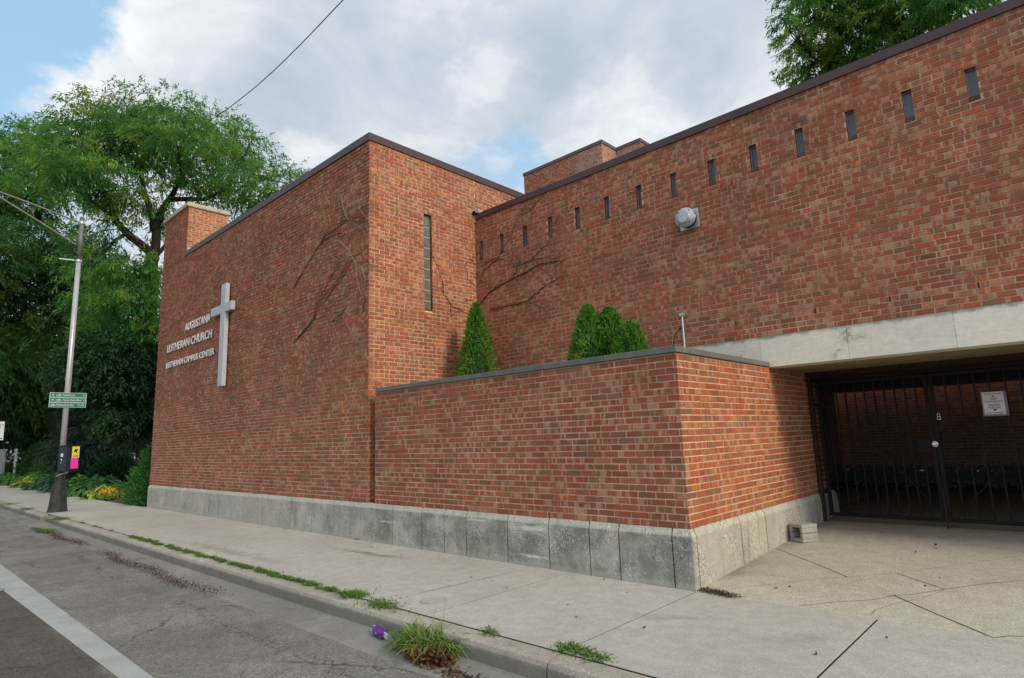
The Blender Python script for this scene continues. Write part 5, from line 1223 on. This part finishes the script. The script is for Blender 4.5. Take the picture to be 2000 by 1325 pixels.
tl = [((955, 1239), 90, .05, .085, 'thin grass sprig alone in the joint right of the big weed'), ((1125, 1276), 260, .075, .10, 'thick grass tuft in the kerb joint near the slab crack'), ((1165, 1290), 170, .06, .08, 'smaller grass tuft beside the thick one near the slab crack'),
      ((690, 1164), 420, .10, .10, 'bushy grass tuft two places left of the big weed'), ((750, 1183), 360, .12, .08, 'flat grass tuft just left of the big weed'), ((118, 1012), 260, .16, .13, 'dark weed tuft over the broken kerb joint'), ((88, 1024), 300, .14, .16, 'weed tuft in front of the dropped kerb stone'), ((52, 992), 200, .2, .10, 'grass tuft left of the lamp base on the kerb'), ((20, 982), 200, .25, .10, 'grass tuft at the left edge on the kerb'), ((698, 1054), 60, .03, .07, 'tiny weed at the foot of the plinth')]
for i, ((px, py), n, r, h, lab) in enumerate(tl):
    c = onz(px, py, zj(-2)); c[2] = zj(c[0])
    if i == 6: c[2] = -.69 + gz(c[0])
    tuft(c, int(n * 1.5), r, h * 1.1, 700 + i, MAT['grass'], lab)
rs = np.random.RandomState(31); cen = []
for x in np.arange(-9.7, -2.9, .035):
    d_ = .5 + .5 * math.sin(x * 2.3) * math.sin(x * .9 + 1)
    if rs.rand() < .35 + .5 * d_ * (1 if x > -7 else .5): cen.append((x, JY + rs.normal(0, .02), zj(x)))
for x in np.arange(-13.6, -10.5, .2):
    if rs.rand() < .4: cen.append((x, JY, zj(x)))
C, g, nz, ln = blades(rs, cen, 9500, .032, .085)
tag(cards(C, g, nz, ln, np.full(len(C), .004), .55, rs.rand(len(C)), 'joint_grass', MAT['grass'], None), kind='stuff')
# big weed by the kerb
wq = onz(818, 1272, -.68); wz = -.69 + gz(wq[0]); wc = np.array([wq[0], wq[1] + .06, wz])
wd_ = thing('kerb_weed', 'big spiky grass weed with dead leaves growing from the gutter against the kerb', 'weed', tuple(wc))
rs = np.random.RandomState(88); C, g, nz, ln = blades(rs, [wc + (-.02, .05, 0), wc + (.10, .06, 0), wc + (-.12, .02, 0), wc + (-.05, .0, 0)], 2300, .07, .36, .8); ln *= .75 + .5 * np.sin(C[:, 0] * 23 + 1) * np.sin(C[:, 1] * 31) + rs.rand(len(ln)) * .25
cards(C, g, nz, ln, rs.uniform(.003, .0065, len(C)), .6, rs.rand(len(C)), 'blades', MAT['weed'], wd_, 3)
C, g, nz, ln = blades(rs, [wc], 60, .08, .50, .5); cards(C, g, nz, ln, np.full(60, .002), .35, rs.rand(60), 'seed_stalk', MAT['weed'], wd_, 3)
C, g, nz, ln = blades(rs, [wc, wc + (.1, -.03, 0), wc + (-.1, -.04, 0)], 420, .09, .26, 1.3); cards(C, g, nz, ln, np.full(len(C), .0032), .8, rs.rand(len(C)), 'dry_blades', MAT['straw'], wd_, 3)
def litter(name, cen, spread, n, seed, sz=(.02, .05), mat='deadleaf', hgt=.02):
    rs = np.random.RandomState(seed); idx = rs.randint(0, len(cen), n); C = np.array(cen)[idx] + np.stack([rs.normal(0, spread[0], n), rs.normal(0, spread[1], n), rs.rand(n) ** 2 * hgt], 1)
    g = rdir(rs, n); g[:, 2] *= .35; g /= np.linalg.norm(g, axis=1)[:, None]; nz = rdir(rs, n) * .6 + np.array([0, 0, 1.])
    return tag(cards(C, g, nz, rs.uniform(*sz, n), rs.uniform(sz[0] * .3, sz[1] * .35, n), -.25, rs.rand(n), name, MAT[mat], None), kind='stuff')
litter('dead_leaves', [tuple(wc + (.22, -.12, .02)), tuple(wc + (.30, -.10, .012)), tuple(wc + (.14, -.15, .012))], (.06, .04), 900, 61, hgt=.05)
litter('dead_leaves', [tuple(wc + (.5, -.17, .004)), tuple(wc + (.75, -.2, .004))], (.16, .05), 120, 62)
gcen = []
for x in np.concatenate([np.arange(-14.6, -10.5, .06), np.arange(-9.2, -4.6, .06)]):
    gcen.append((x, -2.60 - .05 * math.sin(x * 3), -.685 + gz(x)))
litter('gutter_debris', gcen, (.25, .06), 7000, 63, (.006, .022), 'debris', .010)
rs = np.random.RandomState(64)
wcen = [(x, y, WALK + gz(x) + .003) for x, y in zip(rs.uniform(-9, 3, 60), rs.uniform(-1.95, -.1, 60))] + [(x, y, dz(x, y) + .003) for x, y in zip(rs.uniform(.2, 4, 30), rs.uniform(0.1, 3.6, 30))]
litter('scattered_twigs', wcen, (.0, .0), 110, 65, (.012, .030), 'debris', .003)
ccen = [(.08 + .04 * k, .06 - .012 * k, dz(.1, .05) + .002) for k in range(8)]
litter('corner_debris', ccen, (.055, .045), 1600, 66, (.005, .016), 'debris', .008)
# crushed drink bottle sleeve
bq = onz(742, 1236, -.66); bz = -.69 + gz(bq[0]) + .04; pb = thing('crushed_packet', 'crumpled purple and red snack packet lying in the gutter left of the weed', 'litter', (bq[0], bq[1], bz - .04))
t_ = np.array([.97, -.22, 0]); m = MB(); m.lathe((bq[0] - .10 * t_[0], bq[1] - .10 * t_[1], bz), t_, [(0, .012), (.01, .034), (.04, .040), (.08, .036), (.12, .041), (.17, .037), (.19, .02), (.2, .01)], 14)
rb_ = random.Random(6); m.v = [tuple(np.array(v) + np.array([rb_.uniform(-.004, .004), rb_.uniform(-.004, .004), rb_.uniform(-.006, .003)])) for v in m.v]
m.build('packet', MAT['bag'], pb)
m = MB(); m.obox(np.array([bq[0], bq[1], bz]) + t_ * .125, t_, (0, 0, 1), np.cross(t_, (0, 0, 1)), .025, .022, .006); m.obox(np.array([bq[0], bq[1], bz]) - t_ * .115, t_, (0, 0, 1), np.cross(t_, (0, 0, 1)), .018, .024, .006); m.build('torn_end', MAT['signwhite'], pb)
